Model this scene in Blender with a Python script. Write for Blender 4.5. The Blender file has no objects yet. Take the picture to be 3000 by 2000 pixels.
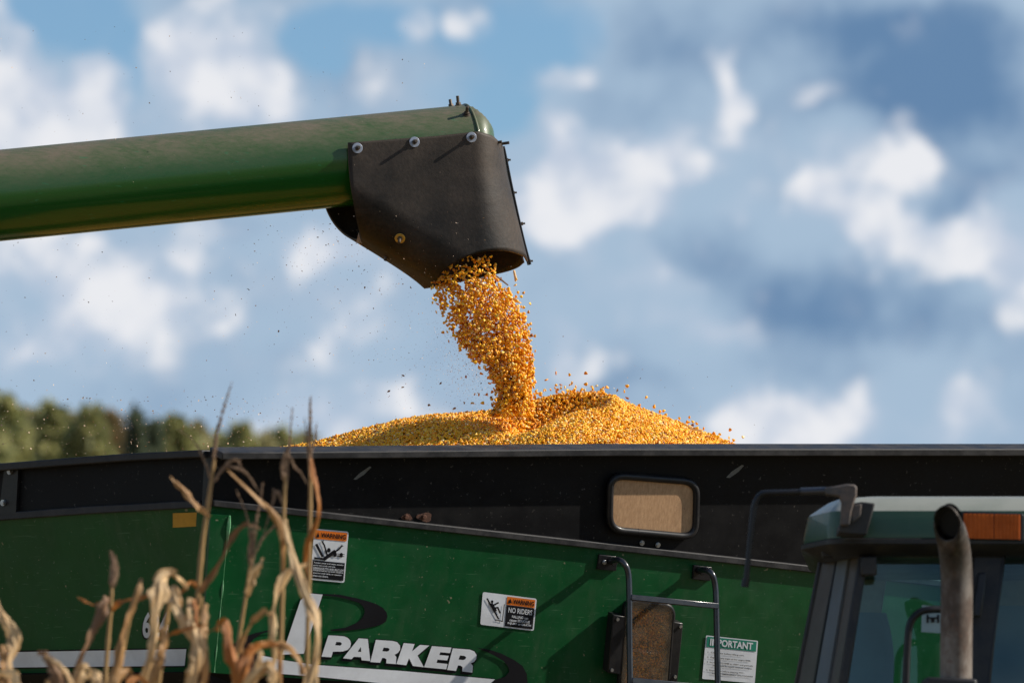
import bpy, math, random
import numpy as np
from mathutils import Vector, Matrix
from mathutils.geometry import tessellate_polygon
from mathutils.bvhtree import BVHTree

random.seed(7); RNG = np.random.default_rng(11)
S = bpy.context.scene
COL = S.collection
R = math.radians

# ------------------------------------------------------------------ camera
EYE = Vector((0, 0, 1.6)); PITCH = R(5.81); F = 200 / 36 * 2352
FW = Vector((0, math.cos(PITCH), math.sin(PITCH))); UP = Vector((0, -math.sin(PITCH), math.cos(PITCH)))
cam = bpy.data.objects.new('camera', bpy.data.cameras.new('camera')); COL.objects.link(cam)
cam.location = EYE; cam.rotation_euler = (R(90) + PITCH, 0, 0)
cam.data.lens = 200; cam.data.sensor_width = 36; cam.data.clip_start = .5; cam.data.clip_end = 5000
cam.data.dof.use_dof = True; cam.data.dof.focus_distance = 19.75; cam.data.dof.aperture_fstop = 4.0
S.camera = cam

# ------------------------------------------------------------------ sun and sky
SUN_DIR = Vector((1.5, 0.06, 1.0)).normalized()          # towards the sun
SUN_EL = math.asin(SUN_DIR.z); SUN_AZ = math.atan2(SUN_DIR.x, SUN_DIR.y)
sun = bpy.data.objects.new('sun', bpy.data.lights.new('sun', 'SUN')); COL.objects.link(sun)
sun.data.energy = 5.0; sun.data.angle = R(.5); sun.data.color = (1.0, .93, .82)
sun.rotation_euler = (-SUN_DIR).to_track_quat('-Z', 'Y').to_euler(); sun.location = (30, -5, 30)
S.view_settings.view_transform = 'Standard'; S.view_settings.look = 'None'
S.view_settings.gamma = 1; S.view_settings.use_curve_mapping = False; S.view_settings.exposure = 0.3
S.render.engine = 'CYCLES'
S.cycles.use_denoising = True
S.cycles.max_bounces = 8; S.cycles.transparent_max_bounces = 16
S.cycles.caustics_reflective = False; S.cycles.caustics_refractive = False
S.cycles.sample_clamp_indirect = 6

W = bpy.data.worlds.new('World'); S.world = W; W.use_nodes = True
def build_sky():
    nt = W.node_tree; nt.nodes.clear()
    N = nt.nodes.new; L = nt.links.new
    def math_(op, a, b=None, clamp=False):
        n = N('ShaderNodeMath'); n.operation = op; n.use_clamp = clamp
        for i, v in enumerate((a, b)):
            if v is None: continue
            if isinstance(v, (int, float)): n.inputs[i].default_value = v
            else: L(v, n.inputs[i])
        return n.outputs[0]
    def vmath(op, a, b=None, out=0):
        n = N('ShaderNodeVectorMath'); n.operation = op
        for i, v in enumerate((a, b)):
            if v is None: continue
            if isinstance(v, (tuple, list)): n.inputs[i].default_value = v
            else: L(v, n.inputs[i])
        return n.outputs[out]
    def rng(v, a, b, c=0., d=1.):
        n = N('ShaderNodeMapRange'); n.interpolation_type = 'SMOOTHSTEP'
        L(v, n.inputs['Value'])
        n.inputs['From Min'].default_value = a; n.inputs['From Max'].default_value = b
        n.inputs['To Min'].default_value = c; n.inputs['To Max'].default_value = d
        return n.outputs[0]
    def mix(f, a, b):
        n = N('ShaderNodeMix'); n.data_type = 'RGBA'
        L(f, n.inputs['Factor'])
        for s, v in ((6, a), (7, b)):
            if isinstance(v, tuple): n.inputs[s].default_value = (*v, 1)
            else: L(v, n.inputs[s])
        return n.outputs[2]
    def noise(vec, scale, detail, rough=.5):
        n = N('ShaderNodeTexNoise'); n.inputs['Scale'].default_value = scale
        n.inputs['Detail'].default_value = detail; n.inputs['Roughness'].default_value = rough
        L(vec, n.inputs['Vector']); return n
    tc = N('ShaderNodeTexCoord'); d = tc.outputs['Generated']
    sep = N('ShaderNodeSeparateXYZ'); L(d, sep.inputs[0])
    az = math_('MULTIPLY', math_('ARCTAN2', sep.outputs[0], sep.outputs[1]), 57.2958)
    el = math_('MULTIPLY', math_('ARCSINE', sep.outputs[2]), 57.2958)
    comb = N('ShaderNodeCombineXYZ'); L(az, comb.inputs[0]); L(el, comb.inputs[1])
    w1 = noise(d, 58, 3.5, .55)
    warp = vmath('MULTIPLY', vmath('SUBTRACT', w1.outputs['Color'], (.5, .5, .5)), (1.15, 1.0, 0))
    P = vmath('ADD', comb.outputs[0], warp)
    fb = noise(d, 42, 5, .55).outputs['Fac']
    fb2 = noise(d, 95, 3.5, .5).outputs['Fac']; lo = noise(d, 7, 4, .55).outputs['Fac']
    deg = .004385
    def field(puffs):
        tot = None
        for (px, py, rx, ry, wt) in puffs:
            c = ((px - 1176) * deg, (784 - py) * deg + 5.81, 0)
            q = vmath('MULTIPLY', vmath('SUBTRACT', P, c), (1 / (rx * deg), 1 / (ry * deg), 0))
            dist = vmath('LENGTH', q, out=1)
            f = rng(dist, .0, 1.55, wt, 0.)
            tot = f if tot is None else math_('ADD', tot, f)
        return tot
    HOLES = [(170, 60, 190, 130, 1.), (60, 20, 160, 60, .8), (300, 190, 50, 110, .9), (860, 70, 190, 90, 1.), (720, 130, 60, 110, .7), (1000, 220, 60, 50, .4),
             (1200, 90, 170, 160, 1.), (1130, 260, 90, 70, .8), (1380, 40, 60, 60, .3)]
    WHITE = [(20, 140, 60, 130, .9), (200, 230, 95, 110, 1.), (70, 290, 140, 120, 1.), (180, 340, 150, 80, .8),
             (420, 110, 95, 100, .9), (560, 120, 110, 110, 1.), (620, 230, 90, 80, .7), (470, 240, 150, 90, .6),
             (980, 70, 60, 50, .55), (1100, 45, 40, 50, .5), (870, 200, 130, 70, .35), (1290, 190, 70, 40, .6),
             (1275, 330, 80, 80, 1.), (1450, 350, 130, 70, .65), (1350, 420, 150, 90, .75), (1530, 390, 100, 70, .8), (1480, 470, 120, 50, .7), (1250, 470, 130, 110, .55),
             (1690, 190, 40, 95, .95), (1850, 210, 60, 40, .4), (1690, 320, 130, 80, .35),
             (1950, 420, 90, 110, .75), (2080, 360, 80, 60, .85), (2000, 510, 160, 80, .9), (2120, 560, 180, 80, .8), (2300, 560, 140, 110, .7), (1860, 450, 60, 60, .6),
             (1720, 455, 50, 40, .5), (1650, 530, 40, 50, .3), (1400, 580, 130, 90, .4), (1500, 660, 110, 70, .4), (1640, 760, 130, 50, .65), (1275, 760, 60, 110, .6),
             (1470, 750, 90, 50, .35), (1790, 690, 120, 40, .15), (2330, 680, 70, 150, .7),
             (180, 640, 220, 130, .85), (60, 520, 160, 80, .5), (330, 720, 200, 110, .55), (600, 560, 160, 70, .35), (760, 640, 150, 130, .55), (850, 560, 120, 70, .4), (620, 800, 220, 100, .3),
             (800, 960, 260, 60, .5), (100, 800, 180, 60, .3), (980, 900, 120, 60, .3),
             (1770, 980, 150, 80, .95), (1900, 950, 120, 80, .8), (2050, 1010, 120, 60, .5), (2200, 950, 70, 90, .7), (2310, 980, 90, 80, .6), (1340, 830, 90, 50, .25)]
    DARK = [(1560, 90, 170, 110, .5), (2000, 190, 260, 110, .7), (2230, 250, 220, 130, 1.1), (2120, 50, 240, 70, .75), (2280, 90, 160, 80, .8), (1900, 80, 160, 60, .45), (1640, 560, 130, 110, .75), (1850, 700, 200, 90, .8),
            (2150, 740, 160, 80, .45), (1430, 260, 140, 60, .35), (2260, 430, 120, 50, .5), (2180, 460, 90, 50, .4), (1800, 840, 200, 60, .3), (540, 510, 90, 40, .35), (240, 480, 120, 40, .3), (1250, 640, 80, 60, .3), (1480, 880, 160, 40, .35)]
    h = field(HOLES); w = field(WHITE); k = field(DARK)
    # beyond the picture the same kind of sky goes on, from noise alone
    r2 = vmath('LENGTH', vmath('MULTIPLY', vmath('SUBTRACT', comb.outputs[0], (0, 5.8, 0)), (1 / 6.2, 1 / 4.4, 0)), out=1)
    out = rng(r2, .9, 1.5)
    up = rng(el, 9., 40., 0., .16)                            # cloud gaps widened overhead, out of view, to lower the sky's fill light
    lo2 = math_('ADD', lo, up)
    h = math_('ADD', h, math_('MULTIPLY', out, rng(lo2, .47, .58)))
    w = math_('ADD', w, math_('MULTIPLY', out, math_('MULTIPLY', rng(fb, .42, .62), rng(lo2, .60, .44, 0., .8))))
    # composition
    w = math_('ADD', w, math_('MULTIPLY', math_('MULTIPLY', rng(w, .02, .35), math_('SUBTRACT', fb2, .5)), 1.9))
    w = math_('ADD', w, math_('MULTIPLY', rng(fb2, .50, .74), math_('SUBTRACT', .24, math_('MULTIPLY', rng(h, .1, .8), .20))))
    k = math_('ADD', k, math_('ADD', math_('MULTIPLY', math_('SUBTRACT', fb, .5), 1.7), math_('MULTIPLY', math_('SUBTRACT', fb2, .5), .9)))
    h = math_('SUBTRACT', h, math_('MULTIPLY', w, .55))
    sky = N('ShaderNodeTexSky'); sky.sky_type = 'NISHITA'; sky.sun_disc = False
    sky.sun_elevation = SUN_EL; sky.sun_rotation = SUN_AZ
    sky.air_density = 1.0; sky.dust_density = .3; sky.ozone_density = 2.0
    tint = N('ShaderNodeMix'); tint.data_type = 'RGBA'; tint.blend_type = 'MULTIPLY'; tint.inputs['Factor'].default_value = 1
    L(sky.outputs[0], tint.inputs[6]); tint.inputs[7].default_value = (*SKY_TINT, 1)
    kk = rng(k, -.25, 1.15)
    base = mix(kk, CL_MID, CL_DARK)
    c = mix(rng(h, .10, .85), base, tint.outputs[2])
    sh = math_('ADD', math_('MULTIPLY', fb2, .8), math_('ADD', math_('MULTIPLY', fb, .7), math_('MULTIPLY', math_('MINIMUM', w, 1.3), .20)))
    shade = mix(rng(sh, .70, 1.10), CL_SHADE, CL_WHITE)
    c = mix(rng(w, .02, .95), c, shade)
    low = rng(el, -2., -.2)                                 # under the horizon: the far field
    c = mix(low, (1.2, .95, .6), c)
    bg = N('ShaderNodeBackground'); L(c, bg.inputs[0]); bg.inputs[1].default_value = .1
    o = N('ShaderNodeOutputWorld'); L(bg.outputs[0], o.inputs[0])
SKY_TINT = (.70, .85, .95); CL_MID = (3.1, 4.15, 5.35); CL_DARK = (1.05, 1.95, 3.35); CL_WHITE = (6.7, 6.8, 7.1); CL_SHADE = (4.3, 4.9, 5.9)
build_sky()

# ------------------------------------------------------------------ helpers
def ray(px, py):
    return (Vector(((px - 1176) / F, 0, 0)) + UP * ((784 - py) / F) + FW)
def at(px, py, Y):
    d = ray(px, py); return EYE + d * (Y / d.y)
class Plane:
    def __init__(s, p, n):
        s.p = Vector(p); s.n = Vector(n).normalized()
        if s.n.y > 0: s.n = -s.n
    def pt(s, px, py, off=0.):
        d = ray(px, py); return EYE + d * (((s.p + s.n * off - EYE).dot(s.n)) / d.dot(s.n))
    def off(s, P): return (P - s.p).dot(s.n)

def tag(o, label=None, cat=None, group=None, kind=None):
    if label: o['label'] = label
    if cat: o['category'] = cat
    if group: o['group'] = group
    if kind: o['kind'] = kind
    return o
def thing(name, loc, label, cat, group=None):
    o = bpy.data.objects.new(name, None); COL.objects.link(o); o.location = loc; o.empty_display_size = .2
    o['o'] = tuple(loc)
    return tag(o, label, cat, group)
def origin(o):
    v = o.get('o'); return Vector(v) if v is not None else Vector((0, 0, 0))
def link(name, me, mat=None, parent=None):
    o = bpy.data.objects.new(name, me); COL.objects.link(o)
    if mat is not None and not me.materials: me.materials.append(mat)
    if parent is not None:
        o.parent = parent
        if parent.get('o') is not None: o['o'] = tuple(parent['o'])
    return o
def np_mesh(name, V, Fc, smooth=True, k=3):
    me = bpy.data.meshes.new(name); n = len(Fc)
    me.vertices.add(len(V)); me.vertices.foreach_set('co', np.asarray(V, np.float32).ravel())
    me.loops.add(n * k); me.loops.foreach_set('vertex_index', np.asarray(Fc, np.int32).ravel())
    me.polygons.add(n); me.polygons.foreach_set('loop_start', np.arange(0, n * k, k, dtype=np.int32))
    me.polygons.foreach_set('use_smooth', np.full(n, smooth, dtype=bool))
    me.update(calc_edges=True); me.validate(); return me

class MB:
    """collects shapes in world coordinates, links them as ONE mesh object"""
    def __init__(s): s.v = []; s.f = []; s.uv = None
    def add(s, vs, fs):
        b = len(s.v); s.v += [Vector(v) for v in vs]; s.f += [tuple(i + b for i in f) for f in fs]; return s
    def grid(s, rows, close_u=False, close_v=False):
        n = len(rows); m = len(rows[0]); vs = [p for r in rows for p in r]; fs = []
        for i in range(n if close_v else n - 1):
            for j in range(m if close_u else m - 1):
                a, b = i * m + j, i * m + (j + 1) % m; i2 = (i + 1) % n
                fs.append((a, b, i2 * m + (j + 1) % m, i2 * m + j))
        return s.add(vs, fs)
    def tube(s, path, r, n=12, caps=True, closed=False):
        path = [Vector(p) for p in path]; k = len(path); rows = []; nrm = None
        rs = r if isinstance(r, (list, tuple)) else [r] * k
        for i, p in enumerate(path):
            if closed: t = path[(i + 1) % k] - path[i - 1]
            else: t = path[min(i + 1, k - 1)] - path[max(i - 1, 0)]
            t.normalize()
            if nrm is None:
                nrm = t.cross(Vector((0, 0, 1)));
                if nrm.length < .1: nrm = t.cross(Vector((1, 0, 0)))
            nrm = (nrm - t * nrm.dot(t)).normalized(); b = t.cross(nrm)
            rows.append([p + (nrm * math.cos(2 * math.pi * j / n) + b * math.sin(2 * math.pi * j / n)) * rs[i] for j in range(n)])
        s.grid(rows, close_u=True, close_v=closed)
        if caps and not closed:
            b = len(s.v); s.f.append(tuple(range(b - n, b))); s.f.append(tuple(range(b - n * k + n - 1, b - n * k - 1, -1)))
        return s
    def prism(s, loop, vec):
        """closed loop of points extruded by vec"""
        n = len(loop); vs = [Vector(p) for p in loop] + [Vector(p) + Vector(vec) for p in loop]
        fs = [tuple(range(n)), tuple(range(2 * n - 1, n - 1, -1))] + [(i, (i + 1) % n, n + (i + 1) % n, n + i) for i in range(n)]
        return s.add(vs, fs)
    def box(s, c, ax, ay, az):
        """centre and three half-axis vectors"""
        c = Vector(c); ax, ay, az = Vector(ax), Vector(ay), Vector(az)
        return s.prism([c - ax - ay - az, c + ax - ay - az, c + ax + ay - az, c - ax + ay - az], az * 2)
    def disc(s, c, n, r, h, seg=16):
        c = Vector(c); n = Vector(n).normalized(); t = n.orthogonal().normalized(); b = n.cross(t)
        return s.prism([c + (t * math.cos(a) + b * math.sin(a)) * r for a in [2 * math.pi * i / seg for i in range(seg)]], n * h)
    def build(s, name, mat, parent=None, smooth=False, bevel=0, angle=35, seg=2):
        o0 = origin(parent) if parent is not None else Vector((0, 0, 0))
        me = bpy.data.meshes.new(name); me.from_pydata([v - o0 for v in s.v], [], s.f); me.validate()
        import bmesh
        bm = bmesh.new(); bm.from_mesh(me); bmesh.ops.recalc_face_normals(bm, faces=bm.faces); bm.to_mesh(me); bm.free()
        o = link(name, me, mat, parent)
        if bevel:
            m = o.modifiers.new('bevel', 'BEVEL'); m.width = bevel; m.segments = seg; m.limit_method = 'ANGLE'; m.angle_limit = R(40)
        if smooth or bevel:
            me.polygons.foreach_set('use_smooth', [True] * len(me.polygons))
            try: me.set_sharp_from_angle(angle=R(angle))
            except Exception: pass
        return o
def catmull(pts, n):
    pts = [np.array(p, float) for p in pts]; P = [2 * pts[0] - pts[1]] + pts + [2 * pts[-1] - pts[-2]]; out = []
    m = len(pts) - 1
    for k in range(n + 1):
        t = k / n * m; i = min(int(t), m - 1); u = t - i
        a, b, c, d = P[i:i + 4]
        out.append(.5 * ((2 * b) + (-a + c) * u + (2 * a - 5 * b + 4 * c - d) * u * u + (-a + 3 * b - 3 * c + d) * u ** 3))
    return out
def rounded(corners, r, seg=6):
    """rounded closed loop through 2D corners"""
    out = []; n = len(corners); C = [np.array(c, float) for c in corners]
    for i in range(n):
        a, b, c = C[i - 1], C[i], C[(i + 1) % n]
        u = (a - b) / np.linalg.norm(a - b); v = (c - b) / np.linalg.norm(c - b)
        p, q = b + u * r, b + v * r
        for k in range(seg + 1):
            t = k / seg; out.append((1 - t) ** 2 * p + 2 * t * (1 - t) * (b * .45 + (p + q) * .275 if False else b) + t * t * q)
    return out

# ------------------------------------------------------------------ materials
def new_mat(name):
    m = bpy.data.materials.new(name); m.use_nodes = True
    nt = m.node_tree; b = nt.nodes['Principled BSDF']; return m, nt, b
class G:
    """small node helper"""
    def __init__(s, nt): s.nt = nt; s.N = nt.nodes.new; s.L = nt.links.new; s.tc = None
    def co(s, kind='Object'):
        if s.tc is None: s.tc = s.N('ShaderNodeTexCoord')
        return s.tc.outputs[kind]
    def mapped(s, scale, kind='Object', rot=(0, 0, 0)):
        n = s.N('ShaderNodeMapping'); s.L(s.co(kind), n.inputs[0]); n.inputs['Scale'].default_value = scale; n.inputs['Rotation'].default_value = rot
        return n.outputs[0]
    def noise(s, scale, detail=4, rough=.55, vec=None, dist=0):
        n = s.N('ShaderNodeTexNoise'); s.L(vec if vec is not None else s.co(), n.inputs['Vector'])
        n.inputs['Scale'].default_value = scale; n.inputs['Detail'].default_value = detail; n.inputs['Roughness'].default_value = rough
        n.inputs['Distortion'].default_value = dist
        return n.outputs['Fac']
    def rng(s, v, a, b, c=0., d=1.):
        n = s.N('ShaderNodeMapRange'); s.L(v, n.inputs['Value'])
        for k, x in zip(('From Min', 'From Max', 'To Min', 'To Max'), (a, b, c, d)): n.inputs[k].default_value = x
        return n.outputs[0]
    def mul(s, a, b, op='MULTIPLY'):
        n = s.N('ShaderNodeMath'); n.operation = op
        for i, v in enumerate((a, b)):
            if isinstance(v, (int, float)): n.inputs[i].default_value = v
            else: s.L(v, n.inputs[i])
        return n.outputs[0]
    def mix(s, f, a, b):
        n = s.N('ShaderNodeMix'); n.data_type = 'RGBA'
        if isinstance(f, (int, float)): n.inputs['Factor'].default_value = f
        else: s.L(f, n.inputs['Factor'])
        for k, v in ((6, a), (7, b)):
            if isinstance(v, tuple): n.inputs[k].default_value = (*v, 1)
            else: s.L(v, n.inputs[k])
        return n.outputs[2]
    def ramp(s, v, stops, interp='LINEAR'):
        n = s.N('ShaderNodeValToRGB'); s.L(v, n.inputs[0]); e = n.color_ramp.elements; n.color_ramp.interpolation = interp
        while len(e) < len(stops): e.new(.5)
        for el, (p, c) in zip(e, stops): el.position = p; el.color = (*c, 1)
        return n.outputs[0]
    def bump(s, v, strength, dist=.01):
        n = s.N('ShaderNodeBump'); s.L(v, n.inputs['Height']); n.inputs['Strength'].default_value = strength; n.inputs['Distance'].default_value = dist
        return n.outputs[0]
def plain(name, col, rough=.5, metal=0., coat=0., dirt=None, dirt_amt=.5, scale=20, bump=0., spots=None):
    m, nt, b = new_mat(name); g = G(nt)
    c = g.mix(g.rng(g.noise(scale * .4, 5), .35, .7), tuple(x * .85 for x in col), tuple(min(1, x * 1.12) for x in col))
    if dirt:
        f = g.mul(g.rng(g.noise(scale, 6, .65), .42, .72), dirt_amt); c = g.mix(f, c, dirt)
        nt.links.new(g.rng(f, 0, 1, rough, min(1, rough + .35)), b.inputs['Roughness'])
    else: b.inputs['Roughness'].default_value = rough
    if spots: c = g.mix(g.rng(g.noise(scale * 9, 3, .6), .66, .72), c, spots)
    nt.links.new(c, b.inputs['Base Color'])
    b.inputs['Metallic'].default_value = metal; b.inputs['Coat Weight'].default_value = coat; b.inputs['Coat Roughness'].default_value = .15
    if bump: nt.links.new(g.bump(g.noise(scale * 6, 4), bump, .004), b.inputs['Normal'])
    return m
M = {}
M['green'] = plain('cart_green_paint', (.001, .068, .017), .42, 0, .12, (.030, .085, .042), .30, 9, 0, (.06, .12, .07))
M['green_light'] = plain('scratched_paint_edge', (.10, .36, .15), .6, 0, 0, (.3, .42, .28), .8, 60)
M['black'] = plain('black_sheet_steel', (.0030, .0030, .0040), .5, 0, .0, (.014, .013, .0125), .5, 8, .1, (.06, .055, .05))
M['rail'] = plain('dusty_black_rail', (.018, .018, .020), .5, 0, 0, (.065, .060, .058), .7, 14, .1)
M['trim'] = plain('satin_black_trim', (.01, .01, .012), .4, 0, .1, (.05, .045, .04), .3, 15)
M['ladder'] = plain('ladder_black_paint', (.014, .016, .024), .28, 0, .5, (.06, .06, .06), .3, 25)
M['decal_white'] = plain('white_vinyl', (.72, .74, .78), .45, 0, .1, (.40, .40, .40), .35, 10)
M['decal_black'] = plain('black_vinyl', (.010, .010, .013), .45)
M['decal_orange'] = plain('orange_vinyl', (.72, .17, .015), .45)
M['decal_green'] = plain('green_vinyl', (.01, .20, .135), .45)
M['tape'] = plain('amber_reflective_tape', (.48, .24, .015), .35, 0, .3, (.3, .15, .01), .5, 30)
M['steel'] = plain('zinc_steel', (.42, .44, .46), .35, .85, 0, (.25, .2, .15), .5, 60)
M['washer'] = plain('zinc_washer', (.30, .34, .42), .45, .35, 0, (.30, .27, .24), .5, 70)
M['washer_yellow'] = plain('yellow_zinc_washer', (.60, .36, .05), .45, .4, 0, (.3, .2, .1), .5, 70)
M['bolt'] = plain('dark_bolt_steel', (.09, .075, .06), .5, .7, 0, (.2, .13, .08), .5, 80)
M['rust'] = plain('rusty_steel', (.11, .045, .025), .85, .1, 0, (.03, .02, .018), .8, 60, .5)
M['scrape'] = plain('bare_scraped_metal', (.16, .16, .15), .6, .2, 0, (.08, .08, .08), .5, 50)
def mat_dusty_tube():
    m, nt, b = new_mat('dusty_green_tube_paint'); g = G(nt)
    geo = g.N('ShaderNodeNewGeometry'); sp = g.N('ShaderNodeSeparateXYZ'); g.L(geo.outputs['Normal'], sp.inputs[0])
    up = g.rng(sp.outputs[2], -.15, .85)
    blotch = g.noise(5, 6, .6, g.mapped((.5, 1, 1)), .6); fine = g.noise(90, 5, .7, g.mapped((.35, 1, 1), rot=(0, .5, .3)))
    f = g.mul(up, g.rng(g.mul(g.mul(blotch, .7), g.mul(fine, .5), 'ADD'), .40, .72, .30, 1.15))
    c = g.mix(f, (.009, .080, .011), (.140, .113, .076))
    c = g.mix(g.rng(g.noise(140, 3), .70, .74), c, (.02, .02, .015))
    c = g.mix(g.rng(g.noise(40, 2, .5, g.mapped((.12, 2.2, 2.2), rot=(.3, .25, .2))), .68, .74, 0, .5), c, (.02, .15, .06))
    nt.links.new(c, b.inputs['Base Color']); nt.links.new(g.rng(f, 0, 1, .22, .75), b.inputs['Roughness'])
    b.inputs['Coat Weight'].default_value = .15; b.inputs['Coat Roughness'].default_value = .1
    return m
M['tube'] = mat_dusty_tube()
def mat_rubber():
    m, nt, b = new_mat('dusty_black_rubber'); g = G(nt)
    n1 = g.noise(6, 6, .6); n2 = g.noise(70, 5, .7); n3 = g.noise(12, 4, .5, g.mapped((.3, 1, 2.5), rot=(0, .6, 0)))
    c = g.mix(g.rng(g.mul(g.mul(g.noise(3.2, 3, .5), 1.1), g.mul(n1, n2), 'ADD'), .55, 1.15), (.004, .0036, .0033), (.060, .045, .034))
    c = g.mix(g.rng(n3, .6, .72, 0, .5), c, (.045, .037, .031))
    nt.links.new(c, b.inputs['Base Color']); nt.links.new(g.rng(n1, .3, .7, .45, .7), b.inputs['Roughness'])
    nt.links.new(g.bump(g.mul(n2, g.mul(n1, 3.), 'ADD'), .16, .006), b.inputs['Normal'])
    return m
M['rubber'] = mat_rubber()
M['rubber_edge'] = plain('cut_rubber_edge', (.16, .12, .09), .9, 0, 0, (.05, .04, .03), .8, 120)
def mat_kernel(name, per_object=False):
    m, nt, b = new_mat(name); g = G(nt)
    geo = g.N('ShaderNodeNewGeometry'); v = geo.outputs['Random Per Island']
    if per_object:
        oi = g.N('ShaderNodeObjectInfo'); v = oi.outputs['Random']
    c = g.ramp(v, [(0, (.78, .27, .003)), (.2, (.91, .38, .005)), (.50, (.94, .455, .008)), (.74, (.95, .53, .018)), (.86, (.95, .62, .09)), (.935, (.90, .70, .38)), (.96, (.45, .12, .008)), (1, (.22, .06, .012))])
    at_ = g.N('ShaderNodeAttribute'); at_.attribute_name = 'tip'; c = g.mix(g.mul(at_.outputs['Fac'], .14), c, (.93, .78, .50))
    nt.links.new(c, b.inputs['Base Color']); b.inputs['Roughness'].default_value = .36; b.inputs['Specular IOR Level'].default_value = .32
    b.inputs['Subsurface Weight'].default_value = 0; b.inputs['Coat Weight'].default_value = 0; b.inputs['Coat Roughness'].default_value = .25
    return m
M['kernel'] = mat_kernel('corn_kernel_skin'); M['kernel_one'] = mat_kernel('corn_kernel_skin_single', True)
M['grain_bed'] = plain('grain_bed', (.55, .26, .025), .7, 0, 0, (.25, .10, .01), .7, 90, .6)
M['chaff'] = plain('chaff', (.70, .52, .38), .8, 0, 0, (.2, .10, .06), .8, 3)
M['husk'] = plain('husk_flake', (.25, .13, .06), .8, 0, 0, (.5, .3, .1), .5, 40)
def mat_leaf(name, a, c_, d_):
    m, nt, b = new_mat(name); g = G(nt)
    v = g.mapped((13, 1.0, 1), 'UV'); n1 = g.noise(1, 4, .6, v); n2 = g.noise(9, 5, .6); n3 = g.noise(1.0, 3, .5, g.mapped((34, 1.2, 1), 'UV'))
    c = g.mix(g.rng(n1, .35, .68), a, c_); c = g.mix(g.rng(n2, .56, .76, 0, .6), c, d_); c = g.mix(g.rng(n3, .50, .64, 0, .5), c, tuple(x * .7 for x in d_))
    nt.links.new(c, b.inputs['Base Color']); b.inputs['Roughness'].default_value = .55
    nt.links.new(g.bump(n3, 1.0, .006), b.inputs['Normal'])
    tr = g.N('ShaderNodeBsdfTranslucent'); g.L(c, tr.inputs[0]); mx = g.N('ShaderNodeMixShader'); mx.inputs[0].default_value = .20
    g.L(b.outputs[0], mx.inputs[1]); g.L(tr.outputs[0], mx.inputs[2]); g.L(mx.outputs[0], nt.nodes['Material Output'].inputs[0])
    return m
M['leaf_pale'] = mat_leaf('dry_leaf_pale', (.54, .31, .115), (.84, .62, .35), (.20, .07, .014))
M['leaf_tan'] = mat_leaf('dry_leaf_tan', (.38, .19, .06), (.58, .34, .14), (.12, .04, .010))
M['leaf_orange'] = mat_leaf('dry_leaf_orange', (.40, .125, .016), (.50, .20, .04), (.16, .045, .008))
M['leaf_dark'] = mat_leaf('dry_leaf_dark', (.18, .08, .03), (.34, .20, .10), (.06, .025, .012))
M['stalk'] = mat_leaf('dry_stalk', (.36, .215, .075), (.46, .29, .115), (.15, .07, .025))
M['tassel'] = plain('dry_tassel', (.33, .22, .14), .9, 0, 0, (.14, .08, .05), .8, 60, .5)
def mat_glass(name, tint, film=0):
    m, nt, b = new_mat(name); g = G(nt)
    tr = g.N('ShaderNodeBsdfTransparent'); tr.inputs[0].default_value = (*tint, 1)
    gl = g.N('ShaderNodeBsdfGlossy'); gl.inputs['Roughness'].default_value = .03; gl.inputs['Color'].default_value = (.9, .95, 1, 1)
    lw = g.N('ShaderNodeLayerWeight'); lw.inputs['Blend'].default_value = .5
    mx = g.N('ShaderNodeMixShader'); g.L(g.rng(g.mul(lw.outputs['Facing'], 5., 'POWER'), 0, 1, .035, 1), mx.inputs[0]); g.L(tr.outputs[0], mx.inputs[1]); g.L(gl.outputs[0], mx.inputs[2])
    fin = mx.outputs[0]
    if film:
        df = g.N('ShaderNodeBsdfDiffuse'); df.inputs[0].default_value = (.30, .235, .17, 1); m2 = g.N('ShaderNodeMixShader'); g.L(g.rng(g.noise(16, 5, .6), .3, .7, film * .5, film * 1.4), m2.inputs[0]); g.L(fin, m2.inputs[1]); g.L(df.outputs[0], m2.inputs[2]); fin = m2.outputs[0]
    g.L(fin, nt.nodes['Material Output'].inputs[0]); return m
M['cab_glass'] = mat_glass('tinted_cab_glass', (.62, .88, .88)); M['clear_glass'] = mat_glass('dusty_clear_pane', (.84, .78, .70), .22)
def mat_pane_dust():
    m, nt, b = new_mat('chaff_coated_pane'); g = G(nt)
    n1 = g.noise(1, 4, .6, g.mapped((160, 160, 22))); n2 = g.noise(12, 5, .6)
    c = g.mix(g.rng(n1, .35, .7), (.36, .20, .098), (.50, .30, .155)); c = g.mix(g.rng(n2, .55, .72, 0, .5), c, (.26, .15, .075)); c = g.mix(g.rng(g.noise(240, 2), .68, .74), c, (.12, .07, .04))
    nt.links.new(c, b.inputs['Base Color']); b.inputs['Roughness'].default_value = .6; b.inputs['Coat Weight'].default_value = .2; return m
M['dust_pane'] = mat_pane_dust()

for k, v in (('black', .14), ('green', .28), ('rail', .3), ('trim', .25), ('rubber', .22), ('ladder', .35), ('tube', .35), ('decal_black', .2), ('decal_white', .3)):
    M[k].node_tree.nodes['Principled BSDF'].inputs['Specular IOR Level'].default_value = v

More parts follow.
